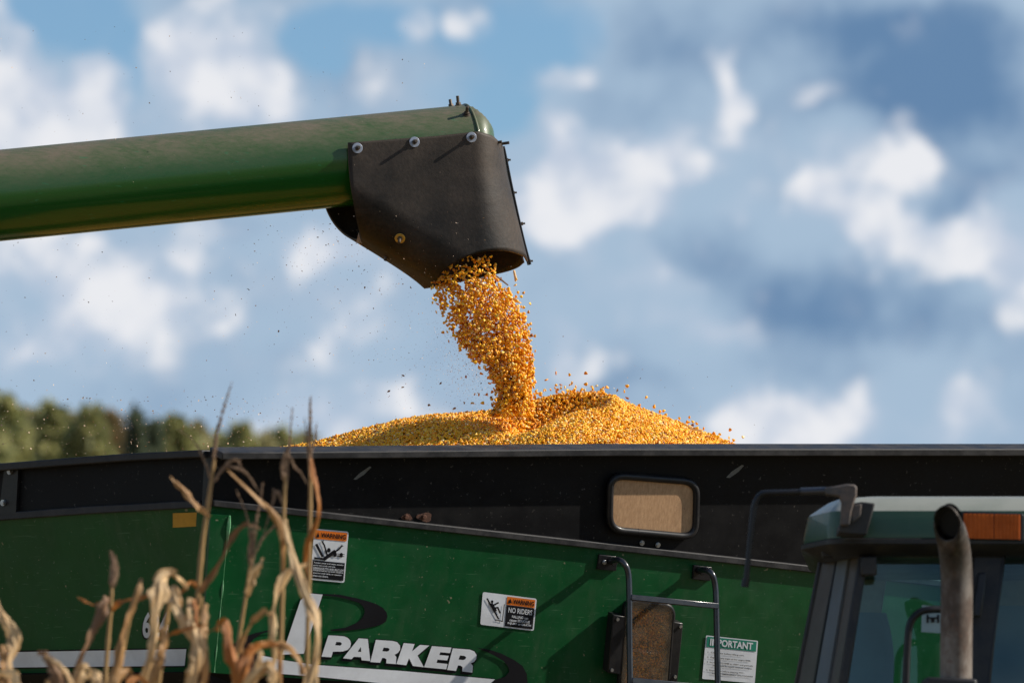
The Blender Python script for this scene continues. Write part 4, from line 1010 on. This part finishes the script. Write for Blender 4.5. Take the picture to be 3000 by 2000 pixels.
# exhaust pipe with a slash-cut mouth
YE = 16.55
ctr = [tuple(P2(x, y, Y)) for x, y, Y in ((1775, 1900, YE), (1773, 1567, YE), (1775, 1200, YE), (1778, 900, YE), (1776, 760, YE - .005), (1768, 640, YE - .02), (1756, 550, YE - .04), (1738, 470, YE - .075), (1705, 400, YE - .125), (1660, 345, YE - .19), (1610, 300, YE - .26))]
cp = [Vector(p) for p in catmull(ctr, 46)]; re = 34.5 * YE / F
mouth_c = P2(1706, 515, YE - .09); mn = Vector((-.62, -.66, -.52)).normalized()
mb = MB(); rows = []; nrm = Vector((1, 0, 0))
for i, p in enumerate(cp):
    t = (cp[min(i + 1, len(cp) - 1)] - cp[max(0, i - 1)]).normalized(); nrm = (nrm - t * nrm.dot(t)).normalized(); b = t.cross(nrm); row = []
    for j in range(28):
        a = 2 * math.pi * j / 28; row.append(p + (nrm * math.cos(a) + b * math.sin(a)) * re)
    rows.append((t, row))
out = []; clipped = False
for t, row in rows:
    r2 = []
    for v in row:
        dd = (v - mouth_c).dot(mn)
        if dd > 0 and t.dot(mn) > .12: v = v - t * (dd / max(.15, t.dot(mn)))
        r2.append(v)
    out.append(r2)
mb.grid(out, close_u=True); ex = mb.build('exhaust_pipe', M['exhaust'], tractor, smooth=True, angle=60)
so = ex.modifiers.new('thick', 'SOLIDIFY'); so.thickness = .003; so.offset = -1
mb = MB(); e = out[-1]; cc = sum(e, Vector()) / len(e); mb.add([v + (cc - v) * .06 - mn * .02 for v in e], [tuple(range(len(e)))]); M['soot'] = plain('soot', (.003, .003, .003), .95); mb.build('sooty_mouth', M['soot'], ex)
mb = MB(); mb.prism([P2(1550, 1520, YE - .06), P2(1930, 1535, YE - .06), P2(1925, 1900, YE - .06), P2(1555, 1900, YE - .06)], (0, .2, 0)); mb.build('exhaust_shield', M['cab_dark'], tractor, bevel=.008)
# mirror arm
mb = MB(); YM = 16.75
mb.tube([Vector(p) for p in catmull([tuple(P2(x, y, YM)) for x, y in ((213, 845), (222, 760), (238, 600), (255, 430), (268, 310), (283, 235), (315, 180), (365, 160), (480, 157), (625, 152))], 50)], .0085, 12)
arm = mb.build('mirror_arm', M['trim'], tractor, smooth=True, angle=60)
mb = MB(); mb.tube([P2(207, 855, YM), P2(217, 795, YM)], .0115, 12); mb.build('end_ferrule', M['trim'], arm, smooth=True, angle=40)
mb = MB(); mb.tube([P2(620, 152, YM), P2(810, 145, YM)], .0115, 12); mb.build('sleeve', M['ladder'], arm, smooth=True, angle=40)
M['casting'] = plain('worn_grey_casting', (.075, .072, .07), .55, .2, 0, (.25, .17, .13), .6, 18, .2)
mb = MB(); mb.prism([P2(x, y, YM - .015) for x, y in ((800, 118), (880, 108), (965, 92), (1020, 96), (1040, 115), (1038, 180), (1018, 235), (1000, 300), (985, 400), (915, 400), (918, 330), (925, 230), (905, 185), (800, 172))], (0, .03, 0)); mb.build('casting', M['casting'], arm, bevel=.005)
mb = MB(); mb.prism([P2(x, y, YM + .02) for x, y in ((1010, 235), (1075, 225), (1175, 235), (1110, 470), (1010, 465), (905, 455), (910, 390), (985, 390))], (0, .16, 0)); mb.build('bracket', M['cab_dark'], arm, bevel=.004)
mb = MB(); mb.prism([P2(x, y, YM - .005) for x, y in ((1000, 250), (1075, 240), (1065, 330), (1000, 385))], (0, .02, 0)); mb.build('worn_plate', M['casting'], arm, bevel=.003)
# lower body, hood and wheels, under the picture
zc = P2(1000, 1640, YF).z
mb = MB(); mb.box(((xA + xRt) / 2, 17.7, zc / 2 + .45), (.75, 0, 0), (0, .65, 0), (0, 0, zc / 2 - .45)); mb.build('cab_body', M['cab_dark'], tractor, bevel=.02)
mb = MB(); mb.box(((xA + xRt) / 2, 15.9, 1.15), (.42, 0, 0), (0, 1.0, 0), (0, 0, .38)); mb.build('hood', M['green'], tractor, bevel=.05)
for x in (xA - .1, xRt + .2):
    for y, rr_ in ((17.9, .78), (15.4, .55)):
        mb = MB(); mb.tube([(x - .2, y, rr_), (x - .15, y, rr_), (x + .15, y, rr_), (x + .2, y, rr_)], [rr_ * .85, rr_, rr_, rr_ * .85], 24); w = mb.build('wheel', M['rubber'], tractor, smooth=True)
        MB().tube([(x - .21, y, rr_), (x + .21, y, rr_)], rr_ * .5, 18).build('rim', M['tape'], w)

# ------------------------------------------------------------------ dry corn plants
def leaf_ribbon(pts, mat, parent, fold=.42, n=64):
    """pts: (px, py, depth offset, half width in px, roll in degrees); a creased, twisted, ragged blade"""
    C = catmull(pts, n); Yb = parent['Y']; nu = 7; ph = random.uniform(0, 6); L_ = 0; V = []; uvs = []
    P = [at(c[0], c[1], Yb + c[2]) for c in C]; sunny = random.random() < .8; tw = random.uniform(16, 34); tear = [random.random() < .08 for _ in range(2 * n + 2)]
    for i, c in enumerate(C):
        t = (P[min(i + 1, n)] - P[max(0, i - 1)]).normalized(); roll = R(c[4])
        view = (EYE - P[i]).normalized(); side = t.cross(view).normalized(); nrm = side.cross(t)
        def frame(r):
            s_ = side * math.cos(r) + nrm * math.sin(r); return s_, s_.cross(t)
        s2, n2 = frame(roll)
        if sunny and n2.x < 0: roll = -roll
        s2, n2 = frame(roll + R(tw * math.sin(i * .16 + ph)))
        w0 = .88 * max(.0004, c[3]) * Yb / F * (1 + .13 * math.sin(i * .42 + ph))
        if i: L_ += (P[i] - P[i - 1]).length
        for k in range(nu):
            u = k / (nu - 1) * 2 - 1; sd = 1 if u > 0 else 0
            rag = 1 + .10 * math.sin(i * (.5 + .2 * sd) + ph * 3 + sd) + .05 * math.sin(i * 1.6 + sd * 2 + ph) - (.22 if tear[2 * i + sd] and abs(u) > .8 else 0)
            w = w0 * (rag if abs(u) > .5 else 1)
            e = abs(u) * fold * (1 + .5 * math.sin(i * .13 + ph)) - .16 * u * u * math.sin(i * .33 + (2 if u > 0 else 0) + ph) - .10 * (1 if k % 2 else 0)
            V.append(P[i] + s2 * (u * w * math.cos(fold * .6)) - n2 * (e * w0)); uvs.append(((u + 1) / 2 * max(.3, w0 / .03) * .5 + ph, L_ * 6))
    Fc = [(i * nu + k, i * nu + k + 1, (i + 1) * nu + k + 1, (i + 1) * nu + k) for i in range(n) for k in range(nu - 1)]
    o0 = origin(parent); me = np_mesh('leaf', np.array([tuple(v - o0) for v in V]), np.array(Fc), True, 4)
    ul = me.uv_layers.new(name='UVMap'); li = np.zeros(len(me.loops), np.int32); me.loops.foreach_get('vertex_index', li)
    ul.data.foreach_set('uv', np.array(uvs, np.float32)[li].ravel())
    me.set_sharp_from_angle(angle=R(18))
    o = link('leaf', me, M[mat], parent)
    return o
def stalk_tube(pts, r0, r1, parent):
    Yb = parent['Y']; C = catmull(pts, 30); P = [at(c[0], c[1], Yb) for c in C]
    g0 = Vector((P[0].x + random.uniform(-.05, .05), P[0].y, 0)); P = [g0] + [g0.lerp(P[0], k / 8) for k in range(1, 8)] + P; m = len(P)
    rs = [.82 * (r0 + (r1 - r0) * (i / (m - 1)) ** 1.2) * Yb / F * (1.22 if i % 7 == 0 else 1) for i in range(m)]
    return MB().tube(P, rs, 10).build('stalk', M['stalk'], parent, smooth=True, angle=70)
def tassel(pts, parent, r=4.0, dens=1.0):
    """spike or branch covered in short dry spikelets"""
    Yb = parent['Y']; C = catmull(pts, 40); P = [at(c[0], c[1], Yb + (c[2] if len(c) > 2 else 0)) for c in C]; u = Yb / F
    mb = MB(); mb.tube(P, [u * (1.6 - 1.0 * i / 40) for i in range(41)], 6)
    for i in range(3, 41):
        t = (P[min(i + 1, 40)] - P[i - 1]).normalized(); k_ = r * u * (1 - .55 * (i / 40) ** 2)
        for k in range(int(4 * dens + random.random())):
            a = random.uniform(0, 6.28); s = t.orthogonal().normalized(); d = Matrix.Rotation(a, 3, t) @ s
            b = P[i] + t * random.uniform(-.01, .01); l = k_ * random.uniform(1.3, 2.3); e = b + t * l * .95 + d * l * .45
            mb.tube([b, (b + e) / 2 + d * l * .12, e], [k_ * .18, k_ * .34, k_ * .06], 4, caps=False)
    return mb.build('tassel', M['tassel'], parent)
def plant(px, Y, label):
    Y -= .45; p = at(px, 1560, Y); o = thing('corn_plant', (p.x, Y, 0), label, 'corn plant', 'dry corn plants in front of the cart'); o['Y'] = Y; return o
# tall plant at the cart corner
p = plant(448, 15.45, 'tallest dry corn plant with one long tassel spike in front of the cart corner')
stalk_tube([(440, 1640), (447, 1500), (455, 1360), (466, 1240), (479, 1150), (488, 1085), (492, 1055)], 9, 4.5, p)
tassel([(491, 1060), (497, 1000), (512, 945), (530, 886)], p, 5.2, 1.3)
tassel([(486, 1105), (470, 1060), (446, 1015), (412, 988)], p, 3.6)
tassel([(488, 1110), (505, 1085), (522, 1065), (540, 1057), (547, 1062)], p, 4.6, 1.3)
tassel([(515, 1068), (545, 1075), (568, 1090), (588, 1118)], p, 4.2)
leaf_ribbon([(480, 1188, 0, 5, 20), (455, 1163, -.03, 9, 30), (425, 1128, -.05, 9, 40), (403, 1105, -.06, 6, 40), (391, 1093, -.06, 2, 40)], 'leaf_tan', p)
leaf_ribbon([(452, 1360, 0, 8, 10), (480, 1335, -.03, 11, 40), (510, 1285, -.05, 11, 40), (535, 1232, -.06, 9, 30), (560, 1207, -.07, 7, 50), (585, 1206, -.07, 5, 50), (598, 1216, -.06, 2, 50)], 'leaf_dark', p)
leaf_ribbon([(456, 1350, 0, 6, 0), (440, 1338, -.02, 8, 40), (425, 1352, -.04, 6, 40), (405, 1368, -.05, 3, 40)], 'leaf_orange', p)
# plant whose long blades cross the emblem
p = plant(655, 15.4, 'corn plant whose long pale blade bows down across the lettering emblem')
stalk_tube([(640, 1640), (644, 1500), (648, 1380), (650, 1250), (653, 1150), (657, 1090)], 8, 4.5, p)
tassel([(656, 1130), (660, 1060), (666, 1000), (672, 935)], p, 4.6, .9)
tassel([(655, 1110), (650, 1075), (655, 1045), (664, 1028)], p, 6.5, 1.2)
tassel([(662, 1040), (676, 1070), (690, 1085), (702, 1105)], p, 3.2)
tassel([(652, 1160), (636, 1130), (622, 1170), (606, 1225)], p, 4)
leaf_ribbon([(522, 1078, -.16, 2, 60), (545, 1098, -.14, 6, 60), (585, 1135, -.10, 9, 50), (620, 1168, -.08, 9, 40), (641, 1205, -.06, 10, 30), (650, 1245, -.05, 9, 30), (655, 1290, -.03, 8, 30), (650, 1340, 0, 6, 20)], 'leaf_tan', p)
leaf_ribbon([(655, 1190, 0, 8, 10), (668, 1245, -.06, 12, 30), (683, 1310, -.10, 13, 30), (702, 1365, -.13, 15, 25), (722, 1410, -.15, 17, 25), (735, 1455, -.16, 14, 40), (732, 1500, -.16, 13, 30), (718, 1545, -.16, 17, 15), (700, 1600, -.16, 20, 10)], 'leaf_pale', p)
leaf_ribbon([(706, 1296, -.02, 4, 30), (690, 1300, -.03, 7, 20), (665, 1312, -.04, 13, 10), (646, 1345, -.05, 15, 15), (634, 1385, -.06, 8, 60), (628, 1425, -.06, 10, 20), (626, 1465, -.06, 10, 10), (632, 1510, -.05, 7, 40), (622, 1560, -.03, 8, 40)], 'leaf_pale', p)
leaf_ribbon([(556, 1500, -.05, 3, 20), (590, 1488, -.06, 9, 60), (632, 1477, -.07, 11, 60), (665, 1488, -.08, 14, 50), (690, 1512, -.09, 13, 40), (700, 1548, -.09, 9, 30)], 'leaf_tan', p)
# plant with the tall right tassel
p = plant(714, 15.65, 'corn plant with the rightmost tall straight tassel above the cart rim')
stalk_tube([(704, 1640), (706, 1480), (709, 1350), (712, 1200), (713, 1100), (711, 1055)], 7.5, 4.5, p)
tassel([(712, 1080), (711, 1020), (712, 970), (713, 920)], p, 6.0, 1.4)
tassel([(711, 1060), (704, 1020), (702, 990), (700, 965)], p, 3, .8); tassel([(712, 1050), (722, 1015), (725, 990), (727, 975)], p, 3, .8)
leaf_ribbon([(712, 1050, 0, 5, 20), (720, 1090, -.03, 8, 40), (733, 1135, -.05, 9, 50), (736, 1175, -.05, 9, 50), (725, 1212, -.05, 8, 40), (708, 1245, -.04, 9, 30), (702, 1290, -.02, 6, 30), (706, 1330, 0, 3, 30)], 'leaf_orange', p)
# slender plant with branched tassel
p = plant(560, 15.7, 'slender corn plant with a short upright pale blade and loose branched tassel')
stalk_tube([(530, 1640), (541, 1520), (553, 1440), (563, 1380), (573, 1310), (580, 1270)], 6.5, 4, p)
leaf_ribbon([(566, 1370, 0, 7, 10), (572, 1345, -.02, 11, 15), (582, 1320, -.03, 13, 15), (594, 1298, -.04, 9, 20), (603, 1280, -.04, 3, 20)], 'leaf_pale', p)
tassel([(578, 1310), (583, 1250), (592, 1180), (604, 1110)], p, 5.5, 1.1)
tassel([(580, 1280), (574, 1230), (566, 1180), (545, 1130)], p, 4, .9); tassel([(582, 1280), (600, 1240), (622, 1215), (645, 1192)], p, 4, .9); tassel([(576, 1300), (573, 1270), (577, 1235), (580, 1205)], p, 5.5, 1.2)
# plant with upright seed head on the left
p = plant(250, 15.5, 'corn plant with a stubby fuzzy seed head before the dark green end panel')
stalk_tube([(238, 1640), (243, 1540), (250, 1450), (255, 1390), (257, 1345)], 7.5, 4.5, p)
tassel([(257, 1350), (259, 1325), (261, 1300), (257, 1276)], p, 9, 2.2); tassel([(260, 1350), (266, 1325), (268, 1305), (266, 1282)], p, 5, 1.4)
leaf_ribbon([(250, 1372, -.02, 5, 40), (232, 1388, -.03, 8, 60), (205, 1384, -.04, 6, 60), (178, 1370, -.04, 2, 60)], 'leaf_orange', p)
leaf_ribbon([(255, 1400, 0, 6, 40), (275, 1382, -.03, 10, 60), (305, 1372, -.04, 8, 60), (340, 1366, -.05, 8, 60), (372, 1352, -.05, 3, 60)], 'leaf_orange', p)
leaf_ribbon([(252, 1375, -.03, 10, 10), (242, 1385, -.05, 15, 10), (228, 1420, -.06, 16, 20), (208, 1465, -.07, 12, 40), (192, 1505, -.08, 10, 40), (176, 1550, -.08, 11, 30), (160, 1600, -.08, 9, 30)], 'leaf_dark', p)
# narrow rolled leaf plant
p = plant(283, 15.3, 'corn plant reduced to one narrow rolled blade rising left of the model number')
leaf_ribbon([(325, 1328, 0, 6, 10), (318, 1355, -.02, 9, 20), (305, 1395, -.03, 10, 20), (290, 1440, -.04, 9, 30), (281, 1480, -.05, 12, 20), (272, 1520, -.05, 13, 30), (256, 1570, -.05, 12, 30), (245, 1640, -.04, 12, 20)], 'leaf_tan', p)
stalk_tube([(262, 1660), (268, 1600), (276, 1540), (288, 1470), (300, 1410)], 7, 4, p)
# big drooping leaf plant
p = plant(375, 15.2, 'corn plant with the broadest pale leaf folded over and drooping across the model number')
stalk_tube([(352, 1660), (362, 1580), (374, 1480), (386, 1400), (394, 1350)], 9, 6, p)
leaf_ribbon([(432, 1352, 0, 5, 60), (418, 1328, -.04, 12, 70), (392, 1318, -.07, 16, 60), (370, 1330, -.10, 22, 20), (366, 1360, -.12, 27, 8), (359, 1405, -.13, 17, 10), (357, 1460, -.13, 13, 20), (350, 1505, -.13, 15, 30), (338, 1550, -.12, 17, 20), (325, 1620, -.11, 14, 20)], 'leaf_pale', p)
leaf_ribbon([(395, 1345, -.02, 14, 10), (403, 1375, -.05, 19, 10), (416, 1405, -.07, 17, 15), (430, 1440, -.08, 17, 20), (446, 1470, -.08, 10, 30), (458, 1490, -.08, 3, 30)], 'leaf_pale', p)
leaf_ribbon([(372, 1440, -.13, 8, 10), (378, 1475, -.14, 13, 10), (372, 1510, -.15, 15, 15), (355, 1545, -.15, 10, 20), (350, 1590, -.14, 6, 20)], 'leaf_tan', p)
leaf_ribbon([(345, 1468, -.10, 3, 30), (375, 1464, -.11, 6, 50), (410, 1450, -.12, 6, 50), (445, 1442, -.12, 5, 50), (480, 1434, -.12, 4, 60)], 'leaf_orange', p)
# husk-wrapped plant
p = plant(446, 15.15, 'corn plant with a fat pale husk sheath hanging just left of the corner seam')
stalk_tube([(436, 1660), (438, 1560), (446, 1470), (456, 1400), (462, 1370)], 9, 6, p)
leaf_ribbon([(440, 1372, 0, 9, 20), (441, 1410, -.03, 12, 20), (446, 1450, -.05, 19, 10), (455, 1490, -.06, 23, 10), (454, 1530, -.07, 22, 10), (446, 1580, -.07, 22, 10), (440, 1660, -.07, 18, 10)], 'leaf_pale', p, .55)
leaf_ribbon([(474, 1385, 0, 7, 20), (470, 1420, -.02, 10, 30), (472, 1465, -.05, 11, 30), (474, 1520, -.06, 11, 30), (468, 1580, -.06, 10, 30)], 'leaf_tan', p)
leaf_ribbon([(449, 1376, -.01, 8, 60), (452, 1400, -.02, 9, 60), (456, 1440, -.03, 8, 60)], 'leaf_orange', p)
# orange leaves at the middle
p = plant(520, 15.1, 'rust orange corn plant bent over beside the corner flange')
stalk_tube([(552, 1680), (545, 1600), (535, 1530), (522, 1470), (514, 1435)], 10, 7, p)
leaf_ribbon([(500, 1450, -.02, 4, 40), (505, 1430, -.03, 8, 50), (518, 1425, -.04, 11, 40), (524, 1455, -.05, 14, 20), (532, 1500, -.06, 17, 20), (545, 1545, -.06, 16, 20), (560, 1620, -.06, 13, 20)], 'leaf_orange', p)
leaf_ribbon([(470, 1455, -.03, 4, 60), (490, 1446, -.03, 5, 60), (512, 1432, -.03, 5, 60)], 'leaf_tan', p)
p = plant(600, 15.05, 'yellow brown corn plant whose arched blade curls at the bottom edge near the emblem')
stalk_tube([(585, 1680), (575, 1600), (570, 1560), (572, 1530)], 9, 6, p)
leaf_ribbon([(548, 1500, -.03, 8, 20), (560, 1465, -.04, 9, 30), (580, 1430, -.05, 9, 40), (600, 1410, -.06, 10, 50), (618, 1406, -.06, 8, 60), (630, 1415, -.06, 4, 60)], 'leaf_tan', p)
leaf_ribbon([(640, 1480, -.02, 6, 40), (610, 1482, -.04, 14, 50), (582, 1500, -.06, 22, 40), (565, 1535, -.08, 26, 25), (556, 1580, -.08, 20, 20), (550, 1640, -.08, 12, 20)], 'leaf_orange', p)
leaf_ribbon([(598, 1492, -.06, 6, 30), (600, 1515, -.07, 10, 20), (592, 1545, -.08, 8, 20), (585, 1580, -.08, 6, 20)], 'leaf_pale', p)
leaf_ribbon([(565, 1575, -.12, 14, 20), (590, 1545, -.13, 18, 25), (612, 1530, -.14, 17, 30), (628, 1548, -.14, 15, 25), (630, 1600, -.13, 14, 20)], 'leaf_pale', p)
leaf_ribbon([(640, 1490, -.05, 3, 30), (646, 1530, -.05, 4, 60), (648, 1580, -.05, 4, 60), (650, 1640, -.05, 4, 60)], 'leaf_orange', p)
p = plant(20, 15.3, 'pale corn plant cut by the left edge with one twisted hanging blade')
stalk_tube([(-18, 1680), (-14, 1560), (-12, 1450), (-14, 1360)], 8, 5, p)
leaf_ribbon([(-16, 1330, 0, 4, 20), (-6, 1370, -.02, 8, 20), (6, 1410, -.04, 12, 20), (26, 1450, -.05, 21, 10), (32, 1485, -.06, 17, 25), (26, 1520, -.07, 12, 40), (38, 1560, -.07, 15, 20), (52, 1620, -.07, 14, 20)], 'leaf_pale', p)
leaf_ribbon([(5, 1480, -.02, 9, 30), (12, 1520, -.03, 14, 30), (18, 1580, -.04, 14, 20), (10, 1640, -.04, 10, 20)], 'leaf_tan', p)
p = plant(115, 15.1, 'reddish brown corn plant with a broad cupped leaf at the bottom left')
stalk_tube([(118, 1690), (112, 1620), (108, 1560)], 9, 6, p)
leaf_ribbon([(86, 1500, -.03, 6, 40), (102, 1502, -.04, 10, 30), (122, 1528, -.06, 18, 20), (136, 1560, -.07, 24, 15), (150, 1620, -.07, 22, 15)], 'leaf_dark', p)
leaf_ribbon([(104, 1503, -.05, 4, 40), (135, 1525, -.07, 8, 40), (165, 1560, -.08, 10, 40), (185, 1620, -.08, 9, 40)], 'leaf_pale', p)
leaf_ribbon([(205, 1530, -.05, 7, 20), (192, 1535, -.06, 14, 20), (180, 1560, -.06, 18, 15), (175, 1620, -.06, 16, 20)], 'leaf_pale', p)
p = plant(240, 14.9, 'low tattered corn plant with several short leaves at the bottom edge left of centre')
stalk_tube([(250, 1700), (246, 1640), (244, 1590)], 9, 6, p)
leaf_ribbon([(300, 1548, 0, 6, 30), (290, 1540, -.03, 10, 20), (270, 1562, -.05, 16, 15), (262, 1620, -.06, 14, 20)], 'leaf_tan', p)
leaf_ribbon([(196, 1552, 0, 8, 20), (214, 1545, -.03, 13, 20), (228, 1566, -.05, 18, 15), (236, 1630, -.06, 14, 20)], 'leaf_pale', p)
leaf_ribbon([(345, 1580, 0, 6, 30), (320, 1560, -.03, 10, 30), (296, 1572, -.05, 12, 20), (280, 1640, -.06, 12, 20)], 'leaf_orange', p)
p = plant(30, 14.85, 'low pale corn plant at the bottom left corner below the white stripe')
stalk_tube([(24, 1700), (20, 1650), (16, 1600)], 8, 6, p)
leaf_ribbon([(-10, 1560, 0, 6, 30), (10, 1545, -.03, 11, 20), (32, 1556, -.05, 14, 15), (48, 1620, -.06, 12, 20)], 'leaf_pale', p)
leaf_ribbon([(5, 1590, 0, 8, 30), (-10, 1565, -.03, 12, 20), (-30, 1580, -.05, 12, 20)], 'leaf_tan', p)

# ------------------------------------------------------------------ trees beyond the field
def mat_foliage(name, a, b_):
    m, nt, b = new_mat(name); g = G(nt); geo = g.N('ShaderNodeNewGeometry')
    c = g.mix(geo.outputs['Random Per Island'], a, b_); nt.links.new(c, b.inputs['Base Color']); b.inputs['Roughness'].default_value = .7
    tr = g.N('ShaderNodeBsdfTranslucent'); g.L(c, tr.inputs[0]); mx = g.N('ShaderNodeMixShader'); mx.inputs[0].default_value = .5
    g.L(b.outputs[0], mx.inputs[1]); g.L(tr.outputs[0], mx.inputs[2]); g.L(mx.outputs[0], nt.nodes['Material Output'].inputs[0]); return m
FO = {'green': mat_foliage('autumn_green_leaves', (.24, .255, .10), (.40, .38, .16)), 'olive': mat_foliage('olive_leaves', (.28, .26, .12), (.42, .37, .19)), 'dark': mat_foliage('conifer_needles', (.09, .115, .07), (.15, .18, .11)), 'rust': mat_foliage('rusty_leaves', (.20, .15, .07), (.30, .22, .10))}
M['bark'] = plain('grey_bark', (.14, .12, .10), .9, 0, 0, (.06, .05, .04), .6, 3)
M['birch'] = plain('pale_birch_bark', (.55, .53, .50), .8, 0, 0, (.1, .1, .1), .5, 4)
def tree(px, py, Y, wpx, kind, label, bark='bark'):
    top = at(px, py + 2, Y); h = top.z; w = wpx * 2.2 * Y / F; o = thing('tree', (top.x, Y, 0), label, 'tree', 'trees along the far edge of the field')
    mb = MB(); mb.tube([(top.x, Y, -.1), (top.x + .1, Y, h * .35), (top.x - .1, Y, h * .65), (top.x, Y, h * .93)], [.22, .17, .11, .03], 8)
    for k in range(7):
        a = random.uniform(0, 6.28); z = h * random.uniform(.4, .8); l = w * .7 * random.uniform(.5, 1); mb.tube([(top.x, Y, z), (top.x + l * .5 * math.cos(a), Y + l * .5 * math.sin(a), z + l * .25), (top.x + l * math.cos(a), Y + l * math.sin(a), z + l * .6)], [.07, .05, .02], 5)
    mb.build('trunk', M[bark], o)
    n = 5200; t = RNG.beta(1.3, 1.5, n)
    if kind == 'dark': rad = w * (1 - t) ** .9 * (.55 + .45 * RNG.random(n)) ; z = h * (.15 + .85 * t)
    else:
        rad = w * np.sqrt(np.clip(1 - (2 * t - .95) ** 2, 0.02, 1)) * RNG.random(n) ** .5; z = h * (.28 + .72 * t)
    a = RNG.uniform(0, 6.28, n); lump = 1 + .28 * np.sin(3 * a + px) * np.sin(9 * t + px * .3)
    P = np.stack([top.x + rad * lump * np.cos(a), Y + rad * lump * np.sin(a), z], -1)
    keep = np.sin(P[:, 0] * 2.1 + px) * np.sin(P[:, 2] * 1.9) * np.sin(P[:, 1] * 2.3) > -.55; P = P[keep]
    V0 = np.array([(-.5, 0, 0), (0, -.3, .08), (.5, 0, 0), (0, .3, .08)]); F0 = np.array([(0, 1, 2), (0, 2, 3)])
    me = scatter('crown', P, RNG.uniform(.45, .85, len(P)) * (.75 if kind == 'dark' else 1), base=(V0, F0), o0=Vector(o['o'])); link('crown', me, FO[kind], o)
TREES = [(-60, 912, 118, 60, 'green', 'yellow green broadleaf tree outside the left end of the tree line'), (8, 914, 120, 55, 'green', 'tallest green tree at the left end of the far tree line'), (66, 950, 128, 40, 'olive', 'olive tree with a pale trunk second from the left in the tree line'),
         (118, 938, 122, 44, 'green', 'round green tree right of the pale trunked tree in the tree line'), (165, 955, 126, 40, 'olive', 'olive brown tree left of the middle of the tree line'), (205, 940, 120, 42, 'green', 'bushy green tree just before the dark conifer'),
         (252, 950, 124, 38, 'rust', 'rusty tinged tree leaning against the dark conifer'), (312, 948, 116, 34, 'dark', 'dark blue green conifer in the middle of the tree line'), (352, 975, 119, 30, 'dark', 'smaller dark conifer beside the larger one'),
         (398, 952, 122, 46, 'green', 'green tree right of the two dark conifers'), (448, 975, 126, 42, 'olive', 'low olive tree behind the left corn tassel branch'), (505, 1005, 130, 38, 'green', 'small green tree behind the long tassel spike'), (552, 985, 124, 40, 'green', 'green tree right of the long tassel spike'),
         (606, 1005, 128, 34, 'olive', 'small olive tree near the thinning right end of the tree line'), (650, 990, 132, 36, 'green', 'green tree behind the middle tassel at the right end of the tree line'), (700, 1003, 134, 34, 'olive', 'last olive tree of the line, just left of the corn heap')]
for a in TREES: tree(*a, bark='birch' if a[0] == 66 else 'bark')

for k in ('lens', 'cab_dark', 'casting', 'reflection_grey'): M[k].node_tree.nodes['Principled BSDF'].inputs['Specular IOR Level'].default_value = .25

# a far wood along the horizon, beyond the counted trees
def far_wood():
    n = 15000; X = RNG.uniform(-260, 320, n); hh = 10.5 + 2.2 * np.sin(X * .11) + 1.3 * np.sin(X * .31 + 1) + .9 * np.sin(X * .83)
    Z = hh * RNG.beta(1.6, 1.1, n); Y = 245 + 6 * np.sin(X * .05) + RNG.uniform(-4, 4, n)
    V0 = np.array([(-.5, 0, 0), (0, -.2, .35), (.5, 0, 0), (0, .2, -.35)]); F0 = np.array([(0, 1, 2), (0, 2, 3)])
    me = scatter('far_wood', np.stack([X, Y, Z], -1), RNG.uniform(1.6, 3.0, n), base=(V0, F0))
    tag(link('far_wood', me, FO['green']), 'distant green wood closing the horizon beyond the field', 'wood', kind='stuff')
far_wood()
